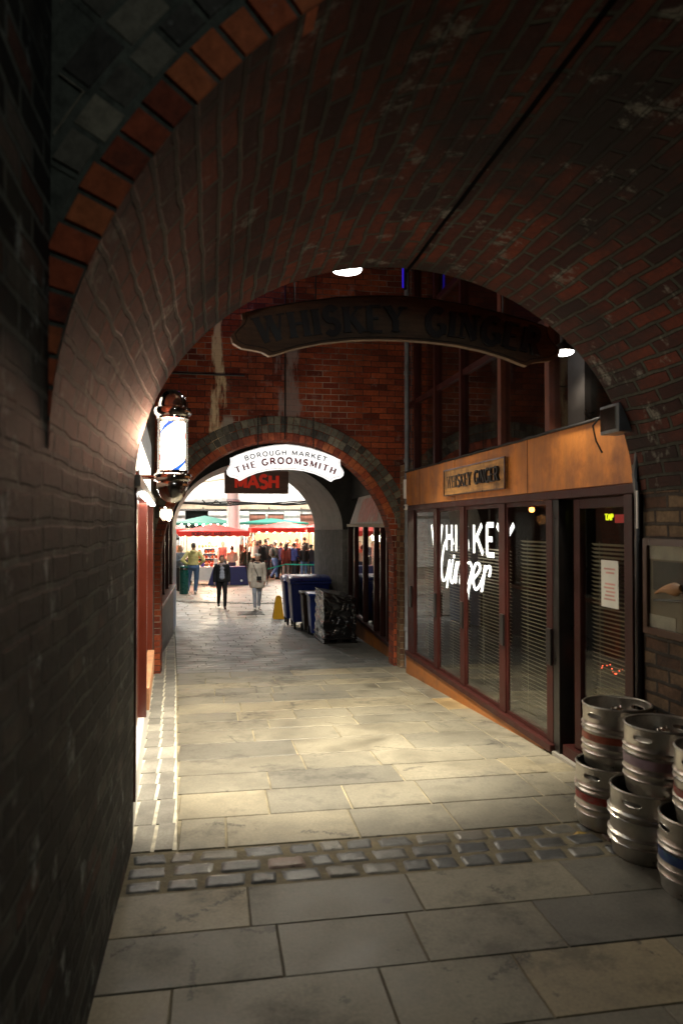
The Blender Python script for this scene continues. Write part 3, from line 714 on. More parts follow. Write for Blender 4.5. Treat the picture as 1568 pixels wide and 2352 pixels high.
# ------------------------------------------------------------------ right shopfront
SX = 2.57
ws = thing('whiskey_bar_shopfront', 'dark red timber bar shopfront with orange band and tall blinds-filled windows', 'shopfront', (0,0,0))
posts = [(9.30,9.62,.0),(8.29,8.44,.0),(7.35,7.49,0),(6.26,6.40,0),(5.32,5.42,0)]
for a, b, _ in posts:
    p = MB().bevbox((SX, a, .06), (SX+.05, b, 1.936), .006).build('post', M['redwood'], ws)
for a in (9.42, 8.33, 7.39, 6.29, 5.345):
    MB().bevbox((SX-.022, a-.03, .66), (SX-.002, a+.05, .94), .004).build('hinge_plate', M['blackpaint'], ws)
MB().bevbox((SX-.035, 5.30, .0), (SX+.14, 9.66, .057), .008).build('sill', M['redwood'], ws)
mb = MB()
vs = [(SX-.012,5.45,-.003),(SX-.012,9.66,-.003),(SX-.012,9.66,gz(9.66)-.04),(SX-.012,5.45,-.09),(SX+.10,5.45,-.003),(SX+.10,9.66,-.003),(SX+.10,9.66,gz(9.66)-.04),(SX+.10,5.45,-.09)]
mb.mesh(vs, [(0,3,2,1),(1,2,6,5),(0,4,7,3),(0,1,5,4)]); mb.build('base_board', mat('worn_orange_base', (.34,.115,.02), .5, var=.4, scale=3, dirt=(.12,.06,.03), dscale=3), ws)
MB().bevbox((SX-.01, 4.12, 1.938), (SX+.12, 9.66, 2.0), .006).build('head_rail', M['redwood'], ws)
MB().bevbox((SX-.005, 4.16, 2.003), (SX+.10, 9.66, 2.45), .006).build('fascia', M['orangeply'], ws)
mb = MB(); 
pts = [(SX-.012, 4.2+.137*k, 2.458+random.uniform(-.004,.006)) for k in range(41)]
mb.tube(pts, .011, 6); mb.build('cable', M['rubber'], ws)
for y in (5.75, 7.62, 9.0):
    MB().box((SX-.008, y, 2.004), (SX-.0051, y+.006, 2.449)).build('panel_joint', M['redwood'], ws)
wins = [(8.44, 9.30), (7.49, 8.29), (6.40, 7.35), (5.42, 6.26)]
blinds_m = M['blind']
def blind(mb, y0, y1, z0, z1, x, pitch=.033, tilt=R(-35), wid=.030):
    z = z0; n = 0
    while z < z1:
        dx, dz = wid/2*math.cos(tilt), wid/2*math.sin(tilt)
        jz = random.uniform(-.0012, .0012)
        mb.face([(x-dx, y0, z-dz+jz), (x-dx, y1, z-dz+jz), (x+dx, y1, z+dz+jz), (x+dx, y0, z+dz+jz)], random.random())
        z += pitch; n += 1
    for yy in (y0+(y1-y0)*.22, y0+(y1-y0)*.78):
        mb.box((x-.017, yy-.002, z0), (x-.0155, yy+.002, z1))
for a, b in wins:
    wi = MB().box((SX+.015, a, .06), (SX+.035, a+.035, 1.936)).box((SX+.015, b-.035, .06), (SX+.035, b, 1.936)).box((SX+.015, a+.036, .06), (SX+.035, b-.036, .09)).box((SX+.015, a+.036, 1.90), (SX+.035, b-.036, 1.936)).build('window', M['redwood'], ws)
    MB().box((SX+.022, a+.034, .09), (SX+.026, b-.034, 1.90)).build('pane', M['glass'], wi)
    mb = MB(); blind(mb, a+.045, b-.045, .11, 1.62 if b < 6.3 else 1.5, SX+.14); mb.build('blind', M['blind'], wi)
# recessed black jamb and glazed door
MB().box((SX+.005, 5.22, .0), (SX+.24, 5.318, 1.936)).box((SX+.16, 5.09, .0), (SX+.24, 5.218, 1.936)).build('door_jamb', M['blackpaint'], ws)
dr = MB()
dr.bevbox((SX+.06, 5.00, .10), (SX+.11, 5.09, 1.93), .004).bevbox((SX+.06, 4.30, .10), (SX+.11, 4.38, 1.93), .004).bevbox((SX+.062, 4.38, .10), (SX+.108, 5.0, .32), .004).bevbox((SX+.062, 4.38, 1.86), (SX+.108, 5.0, 1.93), .004)
dro = dr.build('door', M['redwood'], ws)
MB().box((SX+.080, 4.375, .32), (SX+.086, 5.005, 1.86)).build('pane', M['glass'], dro)
mb = MB(); blind(mb, 4.40, 4.98, .34, 1.62, SX+.15, pitch=.030); mb.build('blind', M['blind'], dro)
MB().bevbox((SX+.04, 4.315, 1.12), (SX+.058, 4.35, 1.30), .003).build('handle', M['metal'], dro)
MB().bevbox((SX-.01, 4.20, -.02), (SX+.12, 4.295, 1.936), .006).build('post', M['redwood'], ws)
MB().box((SX+.02, 4.296, -.03), (SX+.24, 5.20, .09)).build('door_step', M['redwood'], ws)
MB().box((SX-.02, 4.3, -.03), (SX+.019, 5.3, .012)).build('threshold', M['kerb'], ws)
MB().box((SX+.072, 4.50, 1.18), (SX+.076, 4.72, 1.50)).build('notice', M['paper'], dro)['label'] = 'white paper notice with faint red lines'
mb = MB()
for k in range(7): mb.box((SX+.0705, 4.54+.01*(k % 2), 1.23+.026*k+(.05 if k > 4 else 0)), (SX+.0718, 4.68-.012*(k % 3), 1.242+.026*k+(.05 if k > 4 else 0)))
mb.build('notice_text', mat('faded_red_print', (.62,.36,.32), .7), dro)
MB().box((SX+.072, 4.40, 1.755), (SX+.076, 4.54, 1.81)).build('red_notice', M['redsign'], dro)
# upper glazing
for a, b in ((9.25, 9.32), (8.37, 8.44), (7.44, 7.50), (6.34, 6.42), (5.36, 5.44)):
    MB().bevbox((SX+.0, a, 2.455), (SX+.10, b, 5.2), .005).build('mullion', mat('mullion_timber', (.11,.030,.014), .5) if a < 7 else M['redwood'], ws)
for z in (3.33, 4.4): MB().box((SX+.02, 5.0, z), (SX+.08, 9.62, z+.06)).build('upper_rail', M['redwood'], ws)
MB().box((SX+.045, 4.3, 2.46), (SX+.052, 9.62, 5.2)).build('upper_glass', M['glass'], ws)
MB().box((SX+.0, 4.80, 2.455), (SX+.30, 5.05, 5.2)).build('upper_post', M['blackpaint'], ws)
# dark room behind the glass: floor, back wall, ceiling, ends
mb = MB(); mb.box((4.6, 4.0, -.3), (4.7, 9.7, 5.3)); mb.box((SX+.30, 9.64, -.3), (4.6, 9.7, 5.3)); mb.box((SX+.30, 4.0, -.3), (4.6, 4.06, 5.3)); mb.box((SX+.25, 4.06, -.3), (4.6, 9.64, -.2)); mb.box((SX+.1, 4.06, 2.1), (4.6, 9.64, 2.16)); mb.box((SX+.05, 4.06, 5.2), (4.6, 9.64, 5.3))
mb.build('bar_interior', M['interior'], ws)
bl = thing('bar_lights', 'small amber ceiling lights glowing inside the bar behind the lettered window', 'lights', (3.3, 7.3, 1.9))
for x, y in ((0,0), (.5,.6), (.5,-1.2), (.1,-1.9)): MB().lathe([(0,.03),(.025,.02),(.03,0),(.02,-.02),(0,-.026)], (x,y,0), 12).build('bulb', M['amber'], bl)
mb = MB()
for x, y in ((0,0), (.5,.6), (.5,-1.2), (.1,-1.9)): mb.lathe([(0,.05),(.04,.05),(.04,.031),(0,.031)], (x,y,0), 12)
mb.box((-.1,-2.1,.051),(.6,.8,.06)); mb.build('mounting_board', M['redwood'], bl)
lamp('bar_glow', 'POINT', (3.4, 7.3, 1.8), 5, (1,.4,.12), .05, bl)
fl = thing('fairy_lights', 'string of tiny red lights low down behind the door blind', 'fairy lights', (SX+.20, 4.7, .72))
mb = MB()
for k in range(22):
    y = -.28+k*.026; mb.lathe([(0,.005),(.005,0),(0,-.005)], (random.uniform(0,.02), y, .02*math.sin(k*.8)+random.uniform(-.01,.01)), 6)
mb.build('bulbs', M['redglow'], fl); MB().tube([(.01,-.3,0),(.01,0,.02),(.01,.3,0)], .002, 5).build('wire', M['rubber'], fl)
# neon lettering behind the glass
ne = thing('neon_sign', 'glowing white neon lettering reading WHISKEY Ginger inside the bar window', 'neon sign', (0,0,0))
NX = 2.63
GS = [[(8.14,1.52),(8.23,1.62),(8.33,1.6),(8.47,1.51),(8.56,1.34),(8.59,1.19),(8.54,1.08),(8.47,1.08),(8.37,1.16),(8.28,1.33),(8.32,1.18),(8.38,1.0)],
 [(8.11,1.40),(8.11,1.36)], [(8.14,1.34),(8.2,1.21),(8.22,1.11),(8.17,1.07),(8.11,1.12),(8.0,1.32),(8.04,1.08)],
 [(8.03,1.16),(7.95,1.29),(7.86,1.33),(7.83,1.27),(7.88,1.11),(7.82,1.09),(7.71,1.2)],
 [(7.49,1.29),(7.55,1.34),(7.65,1.3),(7.71,1.2),(7.68,1.11),(7.61,1.1),(7.51,1.22),(7.47,1.3),(7.51,1.18),(7.59,1.05),(7.63,.94),(7.69,.86)],
 [(7.43,1.17),(7.25,1.27),(7.25,1.33),(7.34,1.34),(7.43,1.26),(7.44,1.15),(7.39,1.08),(7.33,1.07),(7.22,1.14),(7.12,1.24)],
 [(7.08,1.33),(7.12,1.21),(7.18,1.06)], [(7.15,1.17),(7.07,1.28),(6.97,1.33),(6.93,1.3),(6.96,1.23)]]
def catmull(p, n=6):
    p = [p[0]] + p + [p[-1]]; o = []
    for i in range(1, len(p)-2):
        for k in range(n):
            t = k/n; a = [Vector((q[0], q[1])) for q in p[i-1:i+3]]
            o.append(.5*((2*a[1]) + (a[2]-a[0])*t + (2*a[0]-5*a[1]+4*a[2]-a[3])*t*t + (3*a[1]-a[0]-3*a[2]+a[3])*t**3))
    o.append(Vector((p[-1][0], p[-1][1]))); return o
mb = MB()
for k, s_ in enumerate(GS):
    c = catmull(s_) if len(s_) > 2 else [Vector(q) for q in s_]
    mb.tube([(NX - .012 - .003*k, q.x*.963, 1.74+(q.y-1.74)*.963) for q in c], .0125, 8)
mb.build('script_line', M['neonwhite'], ne)
mb = MB(); hgt = .315
def neo(y0, ch, wd):
    for k, (th, pts) in enumerate(L[ch][1]):
        sc = wd / L[ch][0]
        stroke(mb, [(p[0]*sc, p[1]*hgt*.92+hgt*.04) for p in pts], .052, lambda u, v, d: (NX - d, y0*.966-u, 1.44+v), .004, k+1)
for y0, ch, wd in ((9.02,'W',.46), (8.42,'H',.24), (8.08,'I',.07), (7.90,'S',.28), (7.50,'K',.30), (7.12,'E',.22), (6.84,'Y',.44)): neo(y0, ch, wd)
mb.build('capitals_line', M['neonwhite'], ne)
tn = thing('tap_reflection', 'tiny yellow TAP, a reflection modelled as glowing letters, at the top of the door glass', 'neon sign', (0,0,0))  # glowing letters stand in for a reflection in the door glass
mb = MB(); word(mb, 'TAP', .042, lambda u, v, d, uc: (SX+.20-d, 4.83-u, 1.775+v), thick=.2, thin=.2, serif=False); mb.build('letters', M['reflectyellow'], tn)
# plank sign on the band
pk = thing('plank_sign', 'weathered orange timber plank reading WHISKEY GINGER on the shopfront band', 'sign', (0,0,0))
MB().bevbox((SX-.035, 6.17, 2.065), (SX-.006, 7.90, 2.345), .005).build('board', M['plank'], pk)
mb = MB(); mb.box((SX-.043, 6.17, 2.338), (SX-.030, 7.90, 2.35)).box((SX-.043, 6.17, 2.06), (SX-.030, 7.90, 2.072)).box((SX-.043, 6.158, 2.06), (SX-.030, 6.172, 2.35)).box((SX-.043, 7.898, 2.06), (SX-.030, 7.912, 2.35)); mb.build('edge_strip', M['framewood'], pk)
mb = MB(); word(mb, 'WHISKEY GINGER', .125, lambda u, v, d, uc: (SX-.036-d, 7.035-u, 2.145+v), thick=.15, thin=.07, dep=.001, squeeze=1.0, gap=.4, fit=1.52); mb.build('lettering', M['letterblack'], pk)
# drain pipe, small box, camera at the shopfront's far end
dp = MB(); dp.tube([(2.60, 9.75, -.2), (2.60, 9.75, 6)], .035, 12)
for z in (.3, 1.5, 2.6, 3.8): dp.lathe([(.035,0),(.045,0),(.045,.05),(.035,.05)], (2.60,9.75,z), 12)
tag(dp.build('drain_pipe', M['greypipe']), 'dark grey drain pipe running up the wall corner right of the arch', 'pipe')
MB_ = MB().bevbox((2.54, 9.66, 2.10), (2.59, 9.73, 2.36), .008); tag(MB_.build('junction_box', M['white']), 'slim white box on the drain pipe above the arch shoulder', 'box')
sc_ = thing('security_camera', 'small round white security camera beside the drain pipe', 'camera', (2.56, 9.62, 1.98))
MB().lathe([(0,.04),(.03,.038),(.045,.02),(.048,0),(.045,-.02),(.03,-.035),(0,-.04)], n=20).build('housing', M['white'], sc_)
MB().lathe([(0,.0),(.022,.004),(.02,.02),(0,.02)], M=Matrix.Translation((-.035,-.03,0)) @ Matrix.Rotation(R(-90),4,'Y'), n=14).build('lens', M['blackpaint'], sc_)

# framed picture, floodlight, conduit on the right
pf = thing('framed_picture', 'dark framed food picture on the brown brick wall above the kegs', 'picture', (2.57, 3.5, 0))
MB().box((-.04, -.62, 1.10), (-.004, -.58, 1.66)).box((-.04, .50, 1.10), (-.004, .54, 1.66)).box((-.04, -.58, 1.10), (-.004, .50, 1.14)).box((-.04, -.58, 1.62), (-.004, .50, 1.66)).build('frame', M['framewood'], pf)
pic = MB().box((-.018, -.58, 1.14), (-.006, .50, 1.62)).build('print', mat('brown_print', (.26,.21,.15), .5, var=.35, scale=3), pf)
pr = [((.50,1.54),(-.58,1.62),(.55,.50,.42)), ((.50,1.14),(.25,1.215),(.60,.56,.48)), ((.46,1.36),(.05,1.53),(.07,.06,.055)), ((.12,1.44),(-.5,1.53),(.50,.42,.38))]
for k, ((ya, za), (yb, zb), c) in enumerate(pr):
    MB().box((-.0215-.001*k, ya, za), (-.0185-.001*k, yb, zb)).build('print_patch', mat('print_patch', c, .5), pic)
mb = MB(); 
pts = [(-.024, .44-.05*k, 1.34+.012*k+.01*math.sin(k)) for k in range(6)]
mb.tube(pts, [.006,.012,.02,.032,.04,.02], 10); mb.mesh([], []); mb.build('drumstick', mat('food_brown', (.35,.17,.06), .5), pic)
MB().tube([(-.024, .45, 1.30), (-.024, -.3, 1.355)], .008, 6).build('print_line', M['blackpaint'], pic)
MB().box((-.030, -.58, 1.14), (-.028, .50, 1.62)).build('glazing', M['glass'], pf)
fd = thing('floodlight', 'unlit dark grey floodlight box at the near corner of the orange band', 'floodlight', (2.50, 4.22, 2.40))
MB().bevbox((-.08, -.11, -.09), (.05, .11, .09), .01).build('housing', mat('grey_flood_casing', (.16,.17,.18), .35, var=.3), fd)
MB().bevbox((-.088, -.09, -.07), (-.081, .09, .07), .002).build('front_glass', M['chrome'], fd)
MB().tube([(0,0,.09),(-.03,-.05,.17),(.05,-.22,.22),(.02,-.5,.27)], .013, 8).build('arm', M['iron'], fd)
MB().tube([(-.06,.1,.05),(-.10,.16,-.02),(-.09,.14,-.12),(-.07,.1,-.2)], .006, 6).build('cable', M['rubber'], fd)
cdn = MB().tube([(2.56,4.13,2.2),(2.55,4.15,2.05),(2.548,4.12,1.9),(2.55,4.125,-.0)], .018, 8)
tag(cdn.build('conduit', M['blackpaint']), 'black conduit down the brick edge beside the bar door', 'pipe')
mb = MB().box((2.53,4.09,1.72),(2.538,4.105,1.95)); tag(mb.build('cable_cover', M['white']), 'short pale strip beside the top of the black conduit', 'cable cover')

# ------------------------------------------------------------------ overhead lamps
def dome(loc, r, label, energy, spot=R(150), tilt=(0,0,0)):
    t = thing('dome_lamp', label, 'lamp', loc)
    MB().lathe([(r, 0),(r*.96, r*.25),(r*.7, r*.6),(r*.3, r*.85),(.02, r*.9),(.02, r*1.6),(0, r*1.6)], n=28).build('shade', M['iron'], t)
    MB().lathe([(r*.95, .003),(r*.9, -.010),(r*.5, -.022),(0, -.026)][::-1], n=28).build('diffuser', M['lampwhite'], t)
    MB().tube([(0,0,r*1.5),(0,0,r*1.5+2.0)], .008, 6).build('flex', M['rubber'], t)
    lamp('dome_light', 'SPOT', (loc[0], loc[1], loc[2]-.04), energy, (1,.895,.71), r*.8, t, target=(loc[0]+tilt[0], loc[1]+tilt[1], loc[2]-3), angle=spot, blend=.6)
    return t
dome((.97, 5.35, 3.64), .115, 'white dome lamp hanging at the top of the vault mouth', 1700, R(90), tilt=(-.25,1.15,0))
dome((2.40, 4.78, 2.95), .075, 'small white dome lamp in front of the upper glazing on the right', 42, R(130))
dome((1.10, 8.0, 3.78), .10, 'white dome lamp showing just below the hanging timber sign', 420, R(112), tilt=(-.2,-.6,0))
bn = thing('blue_tube_light', 'thin blue tube light high up in the dark beside the upper windows', 'tube light', (2.35, 9.0, 5.0))
MB().tube([(0,0,-.25),(0,0,.25)], .012, 8).build('tube', emis('blue_tube', (.05,.02,1), .35), bn)
MB().box((.014,-.02,-.27),(.05,.02,.27)).build('batten', M['iron'], bn)
lamp('purple_glow', 'POINT', (.4, 9.9, 5.2), 1.2, (.35,.08,1), .05, bn)
# roofs closing the yard
mb = MB().box((-1.6, 4.2, 6.4), (4.7, 16.0, 6.5)); tag(mb.build('yard_roof', M['darkwall']), 'dark roof high over the passage between the arches', 'roof')

# ------------------------------------------------------------------ shaped signs
HALF = [(770,98),(900,108),(1050,135),(1200,180),(1320,225),(1400,265),(1395,300),(1402,340),(1425,378),(1440,410),(1432,450),(1400,478),(1355,487),(1322,497),(1295,520),(1270,510),(1200,470),(1100,430),(980,400),(870,388),(770,385)]
def signboard(name, label, cx, y, ztop, width, vs, m, edge_m, th=.04):
    t = thing(name, label, 'sign', (0,0,0))
    s = width/1340
    h = [((x-770)*s, -(yy-98)*s*vs) for x, yy in HALF]
    # triangulated band: pair top and bottom points
    top = h[:6]; end = h[5:15]; bot = h[14:][::-1]
    mb = MB()
    def side(sg):
        pts = [(sg*x, z) for x, z in h]
        return pts
    outline = [(x, z) for x, z in h] + [(-x, z) for x, z in h[::-1][1:-1]]
    bm = bmesh.new(); f = [bm.verts.new((cx+x, y, ztop+z)) for x, z in outline]; fa = bm.faces.new(f)
    r = bmesh.ops.extrude_face_region(bm, geom=[fa]); 
    for v in r['geom']:
        if isinstance(v, bmesh.types.BMVert): v.co.y += th
    bmesh.ops.triangulate(bm, faces=bm.faces[:]); bmesh.ops.recalc_face_normals(bm, faces=bm.faces[:])
    mb.addbm(bm); mb.build('board', m, t)
    e = MB(); ol = [(cx+x*.975, y-.004, ztop + (z+.14*s*1340*vs*.5)*.93 - .14*s*1340*vs*.5) for x, z in outline]
    e.tube(ol + [ol[0]], .003, 5, cap=False); e.build('edge_line', edge_m, t)
    return t
m, t_, b_ = nt('lit_sign_white'); b_.inputs['Base Color'].default_value = (.9,.9,.88,1); b_.inputs['Emission Color'].default_value = (1,.98,.96,1); b_.inputs['Emission Strength'].default_value = 1.1
gs = signboard('barber_sign', 'lit white curved sign reading BOROUGH MARKET THE GROOMSMITH hung in the far arch', .985, 10.18, 2.862, 1.63, 1.0, m, mat('sign_edge_grey', (.55,.53,.5), .5))
mb = MB(); word(mb, 'BOROUGH MARKET', .060, arcplace(.985, 10.178, 2.862-.146, .28), thick=.19, thin=.17, serif=False, squeeze=1.25, dep=.002, gap=.5, fit=1.12); mb.build('upper_lettering', M['letterblack'], gs)
mb = MB(); word(mb, 'THE GROOMSMITH', .080, arcplace(.985, 10.178, 2.862-.268, .31), thick=.26, thin=.12, squeeze=1.16, dep=.002, gap=.3, fit=1.36); mb.build('lower_lettering', mat('oxblood_lettering', (.28,.012,.015), .5), gs)
for x, zt in ((.60, 3.22), (1.37, 3.22)):
    mb = MB(); z = zt
    while z > 2.82: mb.lathe([(.008,0),(.011,.006),(.011,.018),(.008,.024)], (x, 10.2, z), 8); z -= .03
    mb.tube([(x,10.2,zt+.03),(x,10.2,2.83)], .004, 5); mb.build('chain', M['iron'], gs)
hs = signboard('hanging_sign', 'dark curved timber sign reading WHISKEY GINGER hung under the near vault mouth', 1.20, 4.62, 3.235, 2.20, .62, M['darkplank'], M['letterblack'], th=.05)
mb = MB(); word(mb, 'WHISKEY GINGER', .165, arcplace(1.20, 4.616, 3.235-.245, .135), thick=.25, thin=.10, squeeze=.86, dep=.003, gap=.5, fit=1.84); mb.build('lettering', M['letterblack'], hs)
for x in (.5, 1.9): MB().tube([(x,4.64,3.15),(x,4.64,3.9)], .005, 5).build('hanger', M['iron'], hs)
ms_ = thing('board_sign', 'brown board with red letters reading MASH behind the white curved sign', 'sign', (0,0,0))
MB().bevbox((.225, 15.8, 2.42), (1.585, 15.92, 2.90), .01).build('board', M['mashboard'], ms_)
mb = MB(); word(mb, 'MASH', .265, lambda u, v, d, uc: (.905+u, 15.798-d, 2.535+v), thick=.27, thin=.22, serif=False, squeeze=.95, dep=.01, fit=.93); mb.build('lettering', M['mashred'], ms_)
for x in (.4, 1.4): MB().tube([(x,15.86,2.90),(x,15.86,3.2)], .008, 5).build('hanger', M['iron'], ms_)

# ------------------------------------------------------------------ second arch with painted lining
near_p = arc_pts(48, 0, .98, 1.85, 1.64, 1.50); far_p = arc_pts(48, 0, .795, 1.715, 1.62, 1.50)
wa = archface('painted_arch', -3.0, 5.5, 7.5, 1.64, .98, 1.87, 1.64, 1.52, 16.18, M['darkwall'])
tag(wa, 'second arch at the market end, pale painted lining over a boarded pier', 'arch')
vault('arch_lining', near_p, far_p, 16.15, 18.5, M['barrel'], wa, 4)
mb = MB(); mb.box((-3, 16.18, -.9), (-.90, 18.5, 1.64)); mb.build('left_pier', M['bluewash'], wa)
mb = MB()
mb.mesh([(2.83,16.17,-.9),(2.51,18.5,-.9),(4.6,18.5,-.9),(4.6,16.17,-.9),(2.83,16.17,1.63),(2.51,18.5,1.63),(4.6,18.5,1.63),(4.6,16.17,1.63)], [(0,4,5,1),(0,3,7,4),(4,7,6,5),(1,5,6,2)])
mb.build('boarded_pier', M['boardgrey'], wa)
archface('outer_face', -5, 9, 7.5, 1.62, .795, 1.73, 1.62, 1.515, 18.5, M['darkwall'], facing=1, parent=wa)
MB().box((-1.4, 16.02, -.7), (-.86, 16.17, 1.9)).build('dark_pier_front', M['darkwall'], wa)
# left shop window in the inner yard
lwn = thing('shop_window', 'dark red framed shop window with a grey panel below, on the left inside the far arch', 'shop window', (0,0,0))
def lx2(y): return -.80 - (y-10.7)*.012
MB().box((-1.2, 10.68, -.6), (-.84, 16.0, .46)).build('grey_panel', mat('grey_panel_paint', (.10,.11,.12), .5, var=.2), lwn)
MB().bevbox((-.90, 10.9, .465), (-.76, 15.6, .52), .006).build('sill', mat('copper_sill_paint', (.30,.11,.06), .4), lwn)
for y in (10.9, 12.0, 13.2, 14.4, 15.5): MB().box((-.93, y, .525), (-.84, y+.12, 2.25)).build('post', M['redwood'], lwn)
MB().box((-.93, 10.9, 2.252), (-.84, 15.62, 2.36)).build('head_rail', M['redwood'], lwn)
MB().box((-.91, 10.95, .525), (-.90, 15.55, 2.25)).build('pane', M['glass'], lwn)
MB().box((-1.6, 10.68, .46), (-1.5, 16, 7)).box((-1.49, 10.68, 2.37), (-.82, 16, 7)).build('wall_above', M['darkwall'], lwn)
# right shop in the inner yard
rs = thing('corner_shopfront', 'shopfront with a slanted pink sign panel and dark posts, right beyond the arch', 'shopfront', (0,0,0))
def rx(y): return 2.70 + (y-11.1)*.045
def skr(mb): mb.v = [(x + rx(y), y, z) for x, y, z in mb.v]; return mb
skr(MB().box((-.03, 10.72, -.16), (.12, 15.9, -.10))).build('sill', M['redwood'], rs)
skr(MB().box((0, 10.72, -.8), (.1, 15.9, -.165))).build('base_board', M['orangeply'], rs)
for y, wd in ((10.75,.05),(11.35,.09),(11.9,.07),(12.5,.12),(13.7,.12),(14.9,.12),(15.8,.1)):
    skr(MB().box((-.015, y, -.098), (.08, y+wd, 1.70))).build('post', M['redwood'], rs)
skr(MB().box((.03, 10.75, -.09), (.036, 15.9, 1.70))).build('pane', M['glass'], rs)
skr(MB().box((-.04, 10.72, 1.705), (.10, 15.9, 1.76))).build('head_rail', M['steelbeam'], rs)
mb = MB(); mb.mesh([(-.10,11.2,1.765),(-.10,15.0,1.765),(.04,14.7,2.30),(.04,11.3,2.30),(.1,11.2,1.765),(.1,15,1.765)], [(0,1,2,3),(0,3,4),(1,5,2),(2,5,4,3)]); skr(mb).build('sign_hood', mat('pale_hood_paint', (.45,.38,.35), .5), rs)
mb = MB(); mb.mesh([(-.098,11.75,1.80),(-.098,14.0,1.80),(.018,13.9,2.24),(.018,11.8,2.24)], [(0,1,2,3)]); mb.v = [(x-.006, y, z) for x, y, z in mb.v]; skr(mb).build('sign_panel', M['pink'], rs)
skr(MB().box((.45, 10.72, -.8), (.5, 15.9, 6.4))).build('interior_wall', M['darkwall'], rs)
skr(MB().box((.06, 10.72, 2.31), (.44, 15.9, 6.4))).build('wall_above', M['darkwall'], rs)

dome((.9, 13.2, 4.4), .10, 'assumed hidden dome lamp, added high in the inner yard behind the red brick arch wall', 90, R(150))  # unseen lamp added to light the sign hood, lining and boarded pier
# ------------------------------------------------------------------ kegs
def keg(label, x, y, z, rot=0, band=None, bandz=(.14,.20), bulge=1.0, handle_dir=R(225)):
    t = thing('beer_keg', label, 'beer keg', (x, y, z), rot, 'steel beer kegs stacked by the door')
    r = .196; H_ = .352; B_ = .006*bulge
    prof = [(0,.035),(.10,.035),(.165,.012),(.178,.0),(.184,.004),(.186,.03),(.190,.05),(r-.002,.062)]
    for z0 in (.075, .115): prof += [(r-.001,z0),(r+B_,z0+.010),(r-.001,z0+.020)]
    prof += [(r-.002,.15),(r-.002,.20)]
    for z0 in (.205, .232): prof += [(r-.001,z0),(r+B_,z0+.009),(r-.001,z0+.018)]
    prof += [(r-.003,.262)]
    MB().lathe(prof, n=56).build('body', M['metal'], t)
    # top chime with hand holes
    n = 72; chm = MB(); zs = [.262, .284, .318, H_-.008, H_]
    holes = [R(0), R(180)]
    def inh(a):
        return any(abs((a-h+PI) % (2*PI)-PI) < R(17) for h in holes)
    for (ro, flip) in ((.193, 0), (.187, 1)):
        for i in range(len(zs)-1):
            for k in range(n):
                a, b = 2*PI*k/n, 2*PI*(k+1)/n
                if i == 1 and inh((a+b)/2): continue
                q = [(ro*math.cos(a),ro*math.sin(a),zs[i]),(ro*math.cos(b),ro*math.sin(b),zs[i]),(ro*math.cos(b),ro*math.sin(b),zs[i+1]),(ro*math.cos(a),ro*math.sin(a),zs[i+1])]
                chm.face(q[::-1] if flip else q, .5, None, True)
    chm.lathe([(.187,H_-.006),(.184,H_),(.187,H_+.005),(.193,H_+.006),(.198,H_),(.194,H_-.006)], n=56)
    for h in holes:   # rolled rim round each hand hole
        pts = []
        for k in range(21):
            tt = 2*PI*k/20; aa = h + R(16.5)*math.copysign(abs(math.cos(tt))**.7, math.cos(tt)); zz = .301+.0165*math.copysign(abs(math.sin(tt))**.7, math.sin(tt)); pts.append((.190*math.cos(aa), .190*math.sin(aa), zz))
        chm.tube(pts, .0052, 6, cap=False)
    chm.build('chime', M['metal'], t)
    MB().lathe([(.187,.250),(.165,.262),(.10,.276),(.045,.282),(.0,.282)], n=48).build('top', M['metal'], t)
    MB().lathe([(.036,.280),(.036,.322),(.030,.328),(.022,.328),(.020,.316),(.0,.316)], n=24).tube([(.028,0,.32),(.034,0,.335)], .006, 6).tube([(-.028,0,.32),(-.034,0,.335)], .006, 6).build('valve', M['chrome'], t)
    if band:
        MB().lathe([(r+.0008,bandz[0]),(r+.0012,bandz[1])], n=56).build('colour_band', band, t)
    return t
bR = mat('red_band_paint', (.36,.022,.012), .5, var=.4, scale=10, dirt=(.25,.22,.2), dscale=9); bO = mat('worn_orange_band', (.35,.09,.05), .5, var=.5, scale=12)
bP = mat('lilac_label', (.38,.28,.34), .6, var=.3); bB = mat('blue_teal_band', (.03,.07,.24), .5, var=.4, dirt=(.07,.24,.24), dscale=5)
keg('steel keg with a solid red band, bottom of the stack nearest the bar door', 2.29, 4.00, 0, R(28), bR, (.155,.197))
keg('bulging plain steel keg in the middle of the bottom row', 2.28, 3.60, 0, R(32), None, bulge=2.2)
keg('steel keg with a teal and blue band at the near end of the bottom row', 2.30, 3.19, 0, R(-8), bB, (.152,.198))
keg('tall standing steel keg with a worn orange red band, top row nearest the door', 2.345, 4.02, .335, R(20), bO, (.155,.195))
keg('steel keg with a faded lilac label on the middle of the top row', 2.345, 3.57, .335, R(26), bP, (.152,.199))
keg('steel keg with a bright red band cut off by the right edge, top row', 2.345, 3.13, .335, R(15), bR, (.13,.17))

lf_ = MB(); lf_.mesh([(0,0,.002),(.03,-.012,.012),(.07,0,.004),(.035,.018,.014),(.09,.004,.006)], [(0,1,3),(1,2,3),(2,4,3)]); lo_ = lf_.build('fallen_leaf', cloth_leaf if False else mat('leaf_yellow', (.50,.33,.05), .6)); lo_.location = (1.98, 3.86, .006)
tag(lo_, 'small yellow dead leaf on the cobble strip left of the kegs', 'leaf')
